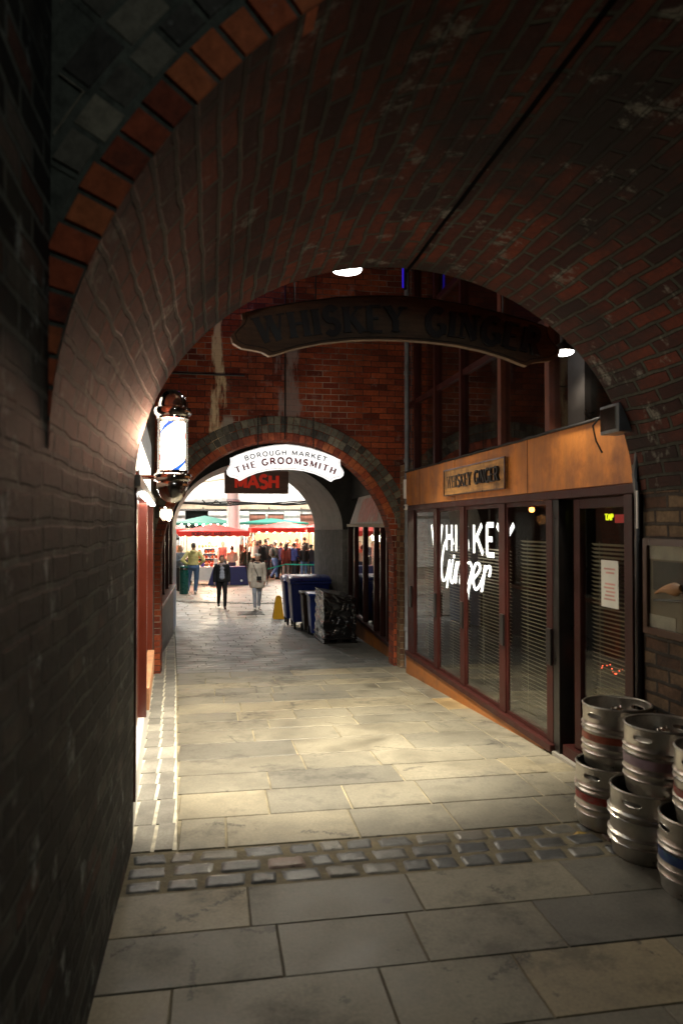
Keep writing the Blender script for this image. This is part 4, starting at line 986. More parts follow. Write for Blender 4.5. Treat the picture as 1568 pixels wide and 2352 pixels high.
# ------------------------------------------------------------------ bins, pallet, wet floor sign
def bigbin(label, x0, x1, y0, y1):
    zb = gz((y0+y1)/2); cx, cy = (x0+x1)/2, (y0+y1)/2
    t = thing('wheeled_bin', label, 'wheeled bin', (cx, cy, zb), 0, 'large blue wheeled bins')
    hx, hy = (x1-x0)/2, (y1-y0)/2
    def taper(z): return .86 + .14*min(1, (z-.18)/.9)
    mb = MB(); zs = [.18,.22,.6,1.0,1.08]
    vs = []; cor = []
    for z in zs:
        s = taper(z)
        r = .06
        for (sx, sy, a0) in ((1,1,0),(-1,1,90),(-1,-1,180),(1,-1,270)):
            for k in range(4):
                a = R(a0+k*30); vs.append((sx*(hx*s-r)+r*math.cos(a), sy*(hy*s-r)+r*math.sin(a), z))
    fs = []
    for i in range(len(zs)-1):
        for k in range(16): fs.append((i*16+k, i*16+(k+1) % 16, (i+1)*16+(k+1) % 16, (i+1)*16+k))
    fs.append(tuple(range(16))[::-1]); mb.mesh(vs, fs, .5, True); mb.build('body', M['bin_blue'], t)
    MB().bevbox((-hx-.02, -hy-.02, 1.04), (hx+.02, hy+.02, 1.10), .015).build('rim', M['bin_blue'], t)
    lid = MB(); n = 12; vs = []; fs = []
    for i in range(n+1):
        u = i/n; z = 1.115 + .11*math.sin(PI*min(1, u*1.0))**.55
        yy = -hy-.03 + u*(2*hy+.06)
        vs += [(-hx-.03, yy, 1.105), (-hx-.02, yy, z-.02), (-hx+.05, yy, z), (hx-.05, yy, z), (hx+.02, yy, z-.02), (hx+.03, yy, 1.105)]
    for i in range(n):
        for k in range(5): fs.append((i*6+k, i*6+k+1, (i+1)*6+k+1, (i+1)*6+k))
    lid.mesh(vs, fs, .5, True); lid.build('lid', M['bin_blue'], t, ) 
    lid2 = MB()
    for k in range(5): lid2.bevbox((-hx+.1+k*(2*hx-.2)/5, hy+.0, 1.11), (-hx+.16+k*(2*hx-.2)/5, hy+.06, 1.2), .01)
    lid2.build('lid_hinges', M['bin_blue'], t)
    for sx in (-1, 1):
        for sy in (-1, 1):
            c = (sx*(hx*.78), sy*(hy*.72), .09)
            w_ = MB().lathe([(0,-.02),(.085,-.02),(.09,-.01),(.09,.01),(.085,.02),(0,.02)], n=20, M=Matrix.Translation(c) @ Matrix.Rotation(R(90), 4, 'Y')).build('wheel', M['rubber'], t)
            MB().box((c[0]-.03, c[1]-.05, .10), (c[0]-.024, c[1]+.05, .19)).box((c[0]+.024, c[1]-.05, .10), (c[0]+.03, c[1]+.05, .19)).build('fork', M['iron'], w_)
    return t
bigbin('large navy blue wheeled bin nearer the camera, right side of the far yard', 1.72, 2.62, 16.6, 17.45)
bigbin('large navy blue wheeled bin standing just behind another one of its kind', 1.68, 2.56, 17.75, 18.6)
def smallbin(label, x, y, m, h=1.0, wd=.5):
    t = thing('small_bin', label, 'bin', (x, y, gz(y)))
    mb = MB(); z0, z1 = .06, h-.06; a, b = wd/2*.8, wd/2
    mb.mesh([(-a,-a,z0),(a,-a,z0),(a,a,z0),(-a,a,z0),(-b,-b,z1),(b,-b,z1),(b,b,z1),(-b,b,z1)], [(0,3,2,1),(0,1,5,4),(1,2,6,5),(2,3,7,6),(3,0,4,7)]); mb.build('body', m, t)
    MB().bevbox((-b-.03,-b-.05,z1), (b+.03,b+.03,z1+.06), .02).build('lid', m, t)
    MB().tube([(-b,b+.05,z1),(b,b+.05,z1)], .015, 8).build('handle', m, t)
    for sx in (-1,1): MB().lathe([(0,-.02),(.09,-.02),(.09,.02),(0,.02)], n=18, M=Matrix.Translation((sx*b*.85,b*.8,.09)) @ Matrix.Rotation(R(90),4,'Y')).build('wheel', M['rubber'], t)
    return t
smallbin('small bright blue bin squeezed beside the black wrapped pallet', 2.19, 15.25, M['bin_blue2'], .88, .5)
smallbin('small dark brown bin between the big blue bin and the small blue one', 2.13, 15.95, M['bin_brown'], .88, .5)
pt = thing('wrapped_pallet', 'pallet load wrapped in shiny black film, on the right beyond the arch', 'pallet load', (2.31, 14.1, gz(13.6)))
hx, hy = .30, .62
bm = bmesh.new(); bmesh.ops.create_grid(bm, x_segments=1, y_segments=1, size=.1); bm.free()
mb = MB(); nu, nv = 90, 46; vs = []; fs = []
from mathutils import noise as mn
def per(u):
    P = [(-hx,-hy),(hx,-hy),(hx,hy),(-hx,hy)]; s = (u % 1)*4; i = int(s) % 4; f = s-int(s)
    return P[i][0]*(1-f)+P[(i+1) % 4][0]*f, P[i][1]*(1-f)+P[(i+1) % 4][1]*f
for j in range(nv+1):
    z = .10 + j/nv*.86
    for i in range(nu*4):
        u = i/(nu*4); x, y = per(u)
        l = 1 - .0*(j/nv)
        if x > 0 and j > nv*.8: pass
        d1 = mn.noise(Vector((x*3, y*3, z*7)))*.020 + mn.noise(Vector((x*5+y*3, y*4, z*34+x*6)))*.008 + .007*math.sin(z*19+u*8)
        cr = max(0, .16-abs(mn.noise(Vector((x*5+z*4, y*5, z*6-x*5)))))*.06
        s = 1 + (d1-cr)/.3; top = 0
        zz = z - (.13*(x+hx)/(2*hx) if j > 0 else 0)*(j/nv)**3
        vs.append((x*s, y*(1+(s-1)*.4), zz))
n4 = nu*4
for j in range(nv):
    for i in range(n4): fs.append((j*n4+i, j*n4+(i+1) % n4, (j+1)*n4+(i+1) % n4, (j+1)*n4+i))
mb.mesh(vs, fs, .5, True)
mb.face([(-hx,-hy,.955),(hx,-hy,.835),(hx,hy,.835),(-hx,hy,.955)])
mb.build('film', M['wrap'], pt, sharp=180)
mb = MB().box((-hx-.02,-hy-.02,.0),(hx+.02,hy+.02,.03)).box((-hx-.02,-hy-.02,.08),(hx+.02,hy+.02,.11))
for x in (-hx, -.05, hx-.1): mb.box((x,-hy,.031),(x+.1,hy,.079))
mb.build('pallet', M['blackpaint'], pt)
wf = thing('wet_floor_sign', 'yellow folding wet floor sign leaning beside the big blue bins', 'floor sign', (1.73, 20.0, gz(20)), 0)
for sg in (-1, 1):
    m_ = MB(); m_.mesh([(-.15, sg*.16, 0), (.15, sg*.16, 0), (.07, sg*.02, .60), (-.07, sg*.02, .60), (-.15, sg*.18, 0), (.15, sg*.18, 0), (.07, sg*.04, .60), (-.07, sg*.04, .60)], [(0,1,2,3),(4,7,6,5),(0,4,5,1),(1,5,6,2),(2,6,7,3),(3,7,4,0)]); m_.build('panel', M['yellow'], wf)
MB().box((-.05,-.05,.59),(.05,.05,.63)).build('top_hinge', M['yellow'], wf)
bo = thing('bollard', 'dark green round bollard beside the man in the yellow hoodie', 'bollard', (-1.08, 28.0, gz(28)))
MB().lathe([(0,0),(.165,0),(.165,.85),(.15,.86),(.15,.89),(.165,.90),(.165,1.0),(.15,1.03),(.08,1.05),(0,1.055)], n=28).build('post', M['bollard'], bo)
MB().lathe([(.167,.905),(.167,.975)], n=28).build('steel_collar', M['chrome'], bo)

# ------------------------------------------------------------------ people
import numpy as np
# a body or garment is a list of rounded shapes, blended into ONE continuous surface (distance field, then surface nets)
def ico(bm, c, r, sc=(1,1,1), rot=None):
    bm.append(('e', np.array(c, float), np.array([r*q for q in sc]), np.array(rot.to_3x3()) if rot else np.eye(3)))
def cone(bm, p, r0, q, r1):
    bm.append(('c', np.array(p, float), r0, np.array(q, float), r1))
def limb(bm, pts, rs):
    for i in range(len(pts)-1): cone(bm, pts[i], rs[i], pts[i+1], rs[i+1])
def fused(name, bm, m, parent, vox, smooth=2, cut=None, k=.012):
    lo = np.full(3, 9.); hi = np.full(3, -9.); bb = []
    for p in bm:
        if p[0] == 'e': e = np.abs(p[3]) @ p[2]; a, b = p[1]-e, p[1]+e
        else: a = np.minimum(p[1]-p[2], p[3]-p[4]); b = np.maximum(p[1]+p[2], p[3]+p[4])
        bb.append((a, b)); lo = np.minimum(lo, a); hi = np.maximum(hi, b)
    pad = 3*vox; lo = lo-pad; n = np.ceil((hi+pad-lo)/vox).astype(int)+1
    D = np.full(n, 4*vox)
    ax = [lo[i]+vox*np.arange(n[i]) for i in range(3)]
    for p, (a, b) in zip(bm, bb):
        i0 = np.maximum(((a-lo)/vox-3).astype(int), 0); i1 = np.minimum(((b-lo)/vox+4).astype(int), n)
        X, Y, Z = np.meshgrid(ax[0][i0[0]:i1[0]], ax[1][i0[1]:i1[1]], ax[2][i0[2]:i1[2]], indexing='ij'); P = np.stack((X, Y, Z), -1)
        if p[0] == 'e':
            Q = (P-p[1]) @ p[3]; k0 = np.linalg.norm(Q/p[2], axis=-1); k1 = np.linalg.norm(Q/p[2]**2, axis=-1)+1e-9; d = k0*(k0-1)/k1
            d = np.where(k0 < .2, -p[2].min()*.8, d)
        else:
            ab = p[3]-p[1]; t = np.clip(((P-p[1]) @ ab)/max(1e-9, ab @ ab), 0, 1)
            d = np.linalg.norm(P-p[1]-t[..., None]*ab, axis=-1)-(p[2]+(p[4]-p[2])*t)
        sl = tuple(slice(i0[i], i1[i]) for i in range(3)); o = D[sl]
        h = np.maximum(k-np.abs(o-d), 0)/k; D[sl] = np.minimum(o, d)-h*h*k*.25
    if cut: 
        X, Y, Z = np.meshgrid(*ax, indexing='ij'); D = np.maximum(D, cut(X, Y, Z))
    ins = D < 0; c = [slice(None, -1), slice(1, None)]
    cnt = sum(ins[c[a], c[b], c[d]].astype(int) for a in (0,1) for b in (0,1) for d in (0,1))
    act = (cnt > 0) & (cnt < 8); idx = np.full(act.shape, -1); cells = np.argwhere(act); idx[act] = np.arange(len(cells))
    acc = np.zeros((len(cells), 3)); num = np.zeros(len(cells)); I, J, K = cells.T
    cor = [(a, b, d) for a in (0,1) for b in (0,1) for d in (0,1)]
    for u in cor:
        for v in cor:
            if sum(v)-sum(u) == 1 and all(v[q] >= u[q] for q in range(3)):
                A = D[I+u[0], J+u[1], K+u[2]]; B = D[I+v[0], J+v[1], K+v[2]]; mk = (A < 0) != (B < 0)
                t = np.where(mk, A/(A-B+1e-12), 0)
                pt = np.array(u)[None]+t[:, None]*(np.array(v)-np.array(u))[None]
                acc[mk] += pt[mk]; num[mk] += 1
    V = lo+(cells+acc/np.maximum(num, 1)[:, None])*vox
    F = []
    for axis in range(3):
        o1, o2 = (axis+1) % 3, (axis+2) % 3
        s0 = [slice(None)]*3; s1 = [slice(None)]*3; s0[axis] = slice(None, -1); s1[axis] = slice(1, None)
        ch = ins[tuple(s0)] != ins[tuple(s1)]; e = np.argwhere(ch)
        e = e[(e[:, o1] > 0) & (e[:, o2] > 0)]
        def at_(d1, d2):
            q = e.copy(); q[:, o1] -= d1; q[:, o2] -= d2; return idx[q[:,0], q[:,1], q[:,2]]
        q = np.stack((at_(1,1), at_(0,1), at_(0,0), at_(1,0)), 1)
        fl = ~ins[e[:,0], e[:,1], e[:,2]]; q[fl] = q[fl][:, ::-1]
        F.append(q[(q >= 0).all(1)])
    F = np.concatenate(F)
    me = bpy.data.meshes.new(name); me.vertices.add(len(V)); me.vertices.foreach_set('co', V.ravel())
    me.loops.add(F.size); me.loops.foreach_set('vertex_index', F.ravel().astype(np.int32))
    me.polygons.add(len(F)); me.polygons.foreach_set('loop_start', np.arange(0, F.size, 4, dtype=np.int32))
    me.polygons.foreach_set('use_smooth', np.ones(len(F), bool)); me.update(calc_edges=True); me.validate(); me.materials.append(m)
    ob = bpy.data.objects.new(name, me); C.objects.link(ob); ob.parent = parent
    return ob
skinm = {}
def skin(c):
    if c not in skinm: skinm[c] = mat('skin_tone', c, .5, var=.08, scale=10)
    return skinm[c]
clothm = {}
def cloth(c, rough=.8, metal=0):
    k = (c, rough)
    if k not in clothm: clothm[k] = mat('cloth', c, rough, var=.22, scale=7, bump=.35, bscale=14)
    return clothm[k]
def person(label, x, y, h, face, top, bottom, hair, pose='stand', arms='down', skinc=(.50,.30,.21), fine=False, coat=0, hairlen='short', shoes=(.02,.02,.02), extra=None, bulk=1.0, legs_bare=False, hat=None, dz=0.0, tilt=0):
    """built at 1.75 m facing -Y, then scaled; face = turn about Z"""
    t = thing('person', label, 'person', (x, y, gz(y)+.01+dz), face)
    sc = h/1.75
    W = bulk
    vox = .009 if fine else .015
    hipz, kneez, ankz = .93, .50, .085
    if pose == 'walk': lf = [(.09,0,hipz), (.10,-.13,kneez+.02), (.095,-.17,ankz)]; rf = [(-.09,0,hipz), (-.095,-.03,kneez), (-.09,.22,ankz+.06)]
    elif pose == 'walk2': lf = [(.085,0,hipz), (.075,.0,kneez), (.06,.12,ankz+.02)]; rf = [(-.085,0,hipz), (-.08,-.10,kneez+.02), (-.065,-.12,ankz)]
    elif pose == 'lean': lf = [(.10,0,hipz), (.17,-.02,kneez), (.20,.02,ankz)]; rf = [(-.10,0,hipz), (-.10,-.04,kneez), (-.07,0,ankz)]
    else: lf = [(.095,0,hipz), (.11,-.015,kneez), (.11,.01,ankz)]; rf = [(-.095,0,hipz), (-.11,-.01,kneez), (-.105,.01,ankz)]
    sh = .185*W
    AP = {'down': [(1.42), (.225,.03,1.13), (.225,-.03,.88)], 'swing': [(1.42), (.232,.06,1.13), (.245,-.01,.89)],
          'pockets': [(1.42), (.31,.08,1.14), (.21,-.07,.97)], 'phone': [(1.42), (.24,.0,1.13), (.09,-.25,1.20)],
          'hips': [(1.42), (.34,.10,1.15), (.19,.0,1.0)], 'front': [(1.42), (.24,.0,1.12), (.13,-.24,1.05)]}[arms]
    def arm(s_): return [(s_*sh, 0, 1.415), (s_*AP[1][0]*W, AP[1][1], AP[1][2]), (s_*AP[2][0]*W, AP[2][1], AP[2][2])]
    def S(p): return Vector(p)*sc
    # ---- body
    bm = []
    ico(bm, S((0,.005,1.635)), .1*sc, (.76,.92,1.16)); ico(bm, S((0,-.025,1.575)), .07*sc, (.82,.9,.85))
    ico(bm, S((0,-.098,1.615)), .017*sc, (.75,1.0,1.5)); ico(bm, S((0,-.088,1.572)), .02*sc, (1.3,.5,.35))
    for s_ in (-1,1):
        ico(bm, S((s_*.076,.01,1.615)), .024*sc, (.4,.8,1.2)); ico(bm, S((s_*.032,-.082,1.652)), .014*sc, (1.5,.6,.7))
    cone(bm, S((0,.02,1.42)), .062*sc, S((0,.005,1.56)), .053*sc)
    for z, rx_, ry_ in ((1.40,.15,.085),(1.28,.155,.10),(1.12,.135,.09),(.98,.155,.105)):
        ico(bm, S((0,0,z)), .12*sc, (rx_*W/.12, ry_*W/.12, 1.05))
    for g in (lf, rf): limb(bm, [S(p) for p in g], [.075*sc*W, .045*sc, .030*sc])
    for g, s_ in ((lf,1),(rf,-1)):
        a = Vector(g[2]); cone(bm, S(a+Vector((0,.03,-.045))), .036*sc, S(a+Vector((0,-.13,-.058))), .028*sc)
    for s_ in (-1,1):
        g = arm(s_); limb(bm, [S(p) for p in g], [.052*sc, .038*sc, .025*sc])
        wr, el = Vector(g[2]), Vector(g[1]); d = (wr-el).normalized()
        side = d.cross(Vector((s_,0,0))).normalized() if abs(d.x) < .9 else Vector((0,-1,0))
        pm = wr + d*.045; ico(bm, S(pm), .04*sc, (.6,1.0,1.15), d.to_track_quat('Z','Y').to_matrix().to_4x4())
        inn = Vector((-s_*.35, -.15, 0))
        if arms != 'pockets':
            for k, ln_ in enumerate((.062,.072,.067,.052)):
                o_ = side*(.030-.020*k); b0 = pm + d*.030 + o_; b1 = b0 + (d+inn*.5).normalized()*ln_*.55; b2 = b1 + (d*.8+inn).normalized()*ln_*.5
                limb(bm, [S(b0), S(b1), S(b2)], [.0098*sc, .0092*sc, .008*sc] if fine else [.0115*sc]*3)
            b0 = wr + d*.02 + side*.028; b1 = b0 + (d*.6+side*.8).normalized()*.03; b2 = b1 + (d+side*.2).normalized()*.026
            limb(bm, [S(b0), S(b1), S(b2)], [.012*sc,.011*sc,.0095*sc])
    fused('body', bm, skin(skinc), t, (.0065 if fine else .013)*1, 1, k=.008)
    # ---- trousers
    bm = []; ico(bm, S((0,0,.98)), .15*sc*W, (1.12,.82,.72)); ico(bm, S((0,.02,.90)), .14*sc*W, (1.08,.84,.7))
    slim = .93 if (fine) else 1.12
    for g in (lf, rf):
        q = Vector(g[2])+Vector((0,0,.03)); limb(bm, [S(g[0]), S(g[1]), S(q)], [.104*sc*W, .073*sc*slim, .058*sc*slim])
    fused('trousers', bm, cloth(bottom), t, vox, 3)
    # ---- shoes
    bm = []
    for g in (lf, rf):
        a = Vector(g[2]); cone(bm, S(a+Vector((0,.045,-.045))), .045*sc, S(a+Vector((0,-.125,-.06))), .034*sc); ico(bm, S(a+Vector((0,.03,-.02))), .05*sc, (.9,1,1)); ico(bm, S(a+Vector((0,-.13,-.058))), .036*sc, (1,1.1,.75))
    fused('shoes', bm, cloth(shoes, .5), t, vox*.9, 1)
    # ---- jacket
    bm = []; g_ = .018 + (.012 if coat else 0)
    low = {0: .96, 1: .86, 2: .66}[coat]
    zz = [(1.435,.10,.075),(1.40,.165,.10),(1.30,.170,.118),(1.14,.155,.108),(1.0,.168,.118)]
    if coat: zz += [(.90,.185,.13)]
    if coat == 2: zz += [(.78,.20,.135),(.70,.205,.138)]
    for (za, xa, ya), (zb, xb, yb) in zip(zz, zz[1:]):
        for q in range(4):
            f = q/4; z, rx_, ry_ = za+(zb-za)*f, xa+(xb-xa)*f, ya+(yb-ya)*f
            ico(bm, S((0,0,z)), .1*sc, ((rx_+g_*.6)*W/.1, (ry_+g_*.6)*W/.1, .62))
    z, rx_, ry_ = zz[-1]; ico(bm, S((0,0,z)), .1*sc, ((rx_+g_*.6)*W/.1, (ry_+g_*.6)*W/.1, .5))
    for s_ in (-1,1):
        g = arm(s_); e = Vector(g[2]) + (Vector(g[1])-Vector(g[2])).normalized()*.015
        limb(bm, [S(g[0]), S(g[1]), S(e)], [(.056+g_*.5)*sc, (.048+g_*.5)*sc, (.038+g_*.4)*sc])
    ico(bm, S((0,.02,1.475)), .078*sc, (1,.95,.45))
    fused('jacket', bm, cloth(top), t, vox, 3)
    # ---- hair
    bm = []; ico(bm, S((0,.025,1.665)), .098*sc, (.86,.96,1.06))
    if hairlen == 'short':
        pass
    if hairlen == 'long':
        for s_ in (-1,1): limb(bm, [S((s_*.065,.02,1.66)), S((s_*.078,.03,1.52)), S((s_*.075,.03,1.42))], [.04*sc,.036*sc,.025*sc])
        limb(bm, [S((0,.06,1.64)), S((0,.085,1.5)), S((0,.085,1.38))], [.07*sc,.065*sc,.045*sc])
    if hairlen == 'bun': ico(bm, S((0,.07,1.775)), .04*sc)
    if hairlen == 'ears':
        for s_ in (-1,0,1): limb(bm, [S((s_*.045,-.01,1.74)), S((s_*.07,-.01,1.80))], [.018*sc,.010*sc])
    fused('hair', bm, cloth(hair, .55), t, vox*.8, 1, cut=lambda X, Y, Z: np.minimum(1.695*sc-Z, -.03*sc-Y))
    if hat:
        MB().lathe([(0,.07),(.06,.062),(.088,.03),(.094,-.01),(.098,-.014),(.094,-.02)], (0,.02*sc,1.70*sc), 20).build('cap', cloth(hat), t)
    if extra: extra(t, sc, S)
    return t
def ex_black(t, sc, S):
    bm = []
    for k in range(16):
        a = 2*PI*k/16; ico(bm, S((.085*math.cos(a), -.015+.07*math.sin(a), 1.475+.012*math.sin(3*a))), .036*sc)
    for k in range(5): ico(bm, S((-.03+.012*k, -.10, 1.43-.035*k)), .045*sc, (1,.7,1))
    fused('scarf', bm, cloth((.40,.33,.33)), t, .012, 2)
    bm = []
    for z, r_ in ((1.33,.078),(1.22,.082),(1.12,.088),(1.04,.092)): ico(bm, S((0.0,-.095,z)), r_*sc, (1.0,.78,1.05))
    fused('jumper', bm, cloth((.42,.45,.55)), t, .012, 3)
def ex_white(t, sc, S):
    bm = []
    for k in range(16):
        a = 2*PI*k/16; ico(bm, S((.078*math.cos(a), -.01+.068*math.sin(a), 1.465+.012*math.sin(2*a))), .030*sc)
    ico(bm, S((0,-.08,1.42)), .05*sc, (.8,.6,1.3)); fused('scarf', bm, cloth((.07,.065,.07)), t, .012, 2)
    b_ = MB(); b_.bevbox([c*sc for c in (-.02,-.21,.93)], [c*sc for c in (.13,-.16,1.05)], .012); b_.build('handbag', cloth((.015,.015,.018), .4), t)
    MB().tube([S(p) for p in ((.04,-.185,1.05),(-.03,-.17,1.2),(-.10,-.14,1.36),(-.14,-.04,1.47),(-.12,.06,1.46))], .008*sc, 6).build('bag_strap', cloth((.015,.015,.018), .4), t)
    MB().lathe([(.088,-.02),(.096,0),(.092,.025),(.07,.05),(0,.06)], (0,.01*sc,1.70*sc), 20).build('headband', cloth((.62,.58,.52)), t)
    mb = MB(); mb.tube([S((0,-.148,1.40)), S((0,-.158,1.2)), S((0,-.168,.95)), S((0,-.172,.70))], .005*sc, 5); mb.build('zip', cloth((.7,.68,.62)), t)
def ex_bag(col=(.02,.02,.02), side=.18, z=1.25):
    def f(t, sc, S):
        bm = []; ico(bm, S((0,.19,z)), .13*sc, (1,.6,1.45)); ico(bm, S((0,.24,z-.06)), .09*sc, (1,.5,1)); fused('backpack', bm, cloth(col), t, .014, 2)
    return f
def ex_hood(col):
    def f(t, sc, S):
        bm = []; ico(bm, S((0,.09,1.45)), .085*sc, (1.15,.75,.75)); fused('hood', bm, cloth(col), t, .014, 2)
    return f
person('woman walking in black jacket, striped scarf and grey jumper, hair in short spikes', .25, 22.9, 1.60, R(4), (.010,.010,.013), (.006,.006,.008), (.04,.025,.02), 'walk', 'swing', fine=True, coat=1, hairlen='ears', extra=ex_black, shoes=(.012,.012,.012))
person('woman walking in knee length cream coat with black crossbody bag, pale jeans', 1.30, 22.4, 1.67, R(-3), (.62,.55,.46), (.42,.46,.54), (.50,.42,.34), 'walk2', 'down', fine=True, coat=2, hairlen='short', extra=ex_white, shoes=(.75,.73,.70), bulk=1.06)
person('man seen from behind in pale yellow hoodie and blue jeans', -.74, 28.1, 1.88, R(172), (.72,.66,.28), (.10,.18,.34), (.10,.09,.08), 'lean', 'hips', coat=0, extra=ex_hood((.70,.64,.28)), shoes=(.7,.7,.7), bulk=1.08)
person('blond woman in grey cardigan holding a drink, facing the man in yellow', -1.26, 29.3, 1.76, R(35), (.13,.16,.20), (.02,.02,.02), (.45,.25,.10), 'stand', 'phone', coat=1, hairlen='long')
person('person in cream sweater and dark jeans seen from behind, dark bun of hair', .80, 33.0, 1.60, R(180), (.66,.58,.42), (.05,.06,.12), (.03,.02,.015), 'stand', 'front', coat=0, hairlen='bun', shoes=(.7,.7,.7))
person('person in dark olive jacket facing away beside the navy draped table', 1.40, 33.0, 1.62, R(205), (.028,.030,.014), (.012,.012,.02), (.06,.035,.02), 'stand', 'front', coat=1, shoes=(.6,.6,.6))
person('man in black and white jacket facing the camera among the crowd', 1.86, 34.2, 1.86, R(10), (.55,.54,.52), (.02,.02,.02), (.02,.015,.01), 'stand', 'front', coat=0)
person('tall person in black coat with back turned, left of the grey haired man', 2.12, 34.3, 1.86, R(190), (.014,.014,.016), (.02,.02,.025), (.05,.03,.02), 'stand', 'down', coat=1)
person('dark haired person in black jacket with a small bag, in the thick of the queue', 2.48, 35.6, 1.88, R(160), (.02,.02,.02), (.03,.03,.04), (.03,.02,.012), 'stand', 'down', coat=1)
person('grey haired man in dark green jacket with grey backpack, jeans, in profile', 2.84, 34.8, 1.78, R(115), (.045,.055,.045), (.08,.16,.38), (.42,.40,.38), 'walk', 'pockets', coat=0, extra=ex_bag((.12,.12,.12)))
person('person in plum purple coat just right of the grey haired man', 3.22, 35.8, 1.70, R(170), (.05,.03,.09), (.02,.02,.04), (.10,.04,.025), 'stand', 'down', coat=1)
person('woman in long rust red coat with dark hair in the queue', 3.42, 35.2, 1.66, R(150), (.17,.025,.015), (.25,.22,.2), (.02,.012,.01), 'stand', 'down', coat=2, hairlen='long')
person('person in navy blue hooded jacket in the queue', 3.78, 35.0, 1.70, R(120), (.02,.035,.16), (.015,.015,.02), (.05,.03,.02), 'stand', 'front', coat=1, extra=ex_hood((.02,.035,.16)))
person('person in black jacket with long dark hair near the green tape', 4.25, 35.0, 1.60, R(200), (.012,.012,.013), (.10,.16,.30), (.03,.015,.012), 'stand', 'down', coat=1, hairlen='long')
person('person in black padded jacket and dark cap by the boarded pier', 4.62, 35.2, 1.60, R(170), (.03,.025,.035), (.03,.05,.14), (.03,.02,.02), 'stand', 'down', coat=1, hat=(.02,.02,.025), bulk=1.1)
person('brown haired person in dark coat at the far left edge of the market', -1.78, 34.5, 1.92, R(40), (.09,.04,.02), (.02,.02,.02), (.10,.045,.02), 'stand', 'front', coat=1)
more = [(1.45,36.2,1.90,(.12,.035,.02),(.10,.05,.03),'person in brown coat at the back of the crowd next to the white column',20),
 (1.78,37.0,1.95,(.50,.16,.06),(.30,.14,.07),'person in orange scarf and tan jacket deep in the crowd',-10),
 (2.10,39.5,2.02,(.03,.03,.03),(.50,.38,.22),'fair haired person standing highest at the back of the crowd',0),
 (2.42,40.0,2.00,(.14,.10,.08),(.40,.26,.20),'sandy haired person behind the queue under the green canopy gap',30),
 (3.85,38.0,1.78,(.05,.03,.03),(.20,.10,.05),'person with auburn hair between the queue and the right stall',180),
 (4.30,38.5,1.84,(.30,.12,.09),(.10,.05,.03),'person in dusty pink jacket at the right stall counter',170),
 (4.75,39.0,1.90,(.02,.02,.02),(.02,.015,.01),'dark clad person in front of the glowing right stall',200),
 (2.80,38.6,1.86,(.02,.03,.03),(.03,.02,.02),'dark jacketed person behind the man with the grey backpack',15),
 (3.10,37.6,1.78,(.03,.03,.04),(.55,.50,.45),'white haired person behind the plum coat',150),
 (-.2,37.0,1.70,(.02,.03,.06),(.05,.03,.02),'stallholder in dark apron behind the laden counter',0),
 (.45,37.2,1.72,(.30,.06,.05),(.05,.03,.02),'stallholder in red top behind the counter',5)]
for x, y, h, c1, c2, lab, f in more:
    person(lab, x, y, h, R(f), c1, (.02,.022,.03), c2, 'stand', random.choice(('down','front')), coat=1)
qc = [((.02,.02,.025),(.03,.02,.015)),((.03,.03,.035),(.05,.03,.02)),((.05,.035,.03),(.02,.015,.01)),((.015,.02,.04),(.04,.02,.012)),((.06,.05,.04),(.12,.07,.03)),((.02,.02,.02),(.3,.2,.1))]
for (x, y, h, lab, f), (c1, c2) in zip(((2.30,36.6,1.80,'black coated person half hidden between two taller people in the queue',25),(2.66,37.2,1.84,'charcoal jacketed person behind the one with the small bag',-30),
   (3.0,36.4,1.74,'brown jacketed person peering between the grey backpack and the plum coat',190),(3.62,36.6,1.74,'navy jacketed person tucked behind the rust red coat',160),
   (4.02,36.2,1.70,'tan coated person between the blue hood and the long haired one in black',30),(1.62,35.0,1.72,'person in black with light brown hair beside the dark olive jacket',-15)), qc):
    person(lab, x, y, h, R(f), c1, (.015,.015,.02), c2, 'stand', 'front', coat=1)

# ------------------------------------------------------------------ market stalls, canopies, column, hall
def canopy(name, label, cx, cy, zt, hx, hy, rise, m, n=1, drop=.20, text=None):
    g = gz(cy); t = thing(name, label, 'canopy', (cx, cy, g))
    mb = MB(); seg = 24
    def edge(u):   # u 0..4 round the square
        P = [(-hx,-hy),(hx,-hy),(hx,hy),(-hx,hy)]; i = int(u) % 4; f = u-int(u); return (P[i][0]*(1-f)+P[(i+1) % 4][0]*f, P[i][1]*(1-f)+P[(i+1) % 4][1]*f)
    rings = []
    for j in range(7):
        s = j/6; row = []
        for k in range(4*seg):
            x, y = edge(k/seg); sag = .06*rise*math.sin(PI*s)
            row.append((x*s, y*s, zt - rise*s**1.15 - sag))
        rings.append(row)
    vs = [p for r_ in rings for p in r_]; n4 = 4*seg; fs = []
    for j in range(6):
        for k in range(n4): fs.append((j*n4+k, (j+1)*n4+k, (j+1)*n4+(k+1) % n4, j*n4+(k+1) % n4))
    mb.mesh(vs, fs, .5, True); mb.build('cover', m, t)
    vb = MB(); v1 = []; v2 = []; nn = 4*60
    for k in range(nn):
        x, y = edge(k/60); sc_ = abs(math.sin(k/60*PI*9))
        v1.append((x*1.004, y*1.004, zt-rise)); v2.append((x*1.01, y*1.01, zt-rise-drop+.05*(1-sc_)))
    vb.mesh(v1+v2, [(k, (k+1) % nn, nn+(k+1) % nn, nn+k) for k in range(nn)]); vb.build('valance', m, t)
    for sx in (-1,1):
        for sy in (-1,1): MB().tube([(sx*(hx-.08), sy*(hy-.08), 0), (sx*(hx-.08), sy*(hy-.08), zt-rise)], .022, 8).build('pole', M['metal'], t)
    if text:
        mb = MB(); word(mb, text, .135, lambda u, v, d, uc: (u-.10, -hy*1.012-.004-d, zt-rise-drop+.062+v), thick=.2, thin=.12, serif=False, squeeze=.92, space=.14, dep=.003); mb.build('lettering', M['letterblack'], t)
    return t
G = -.82
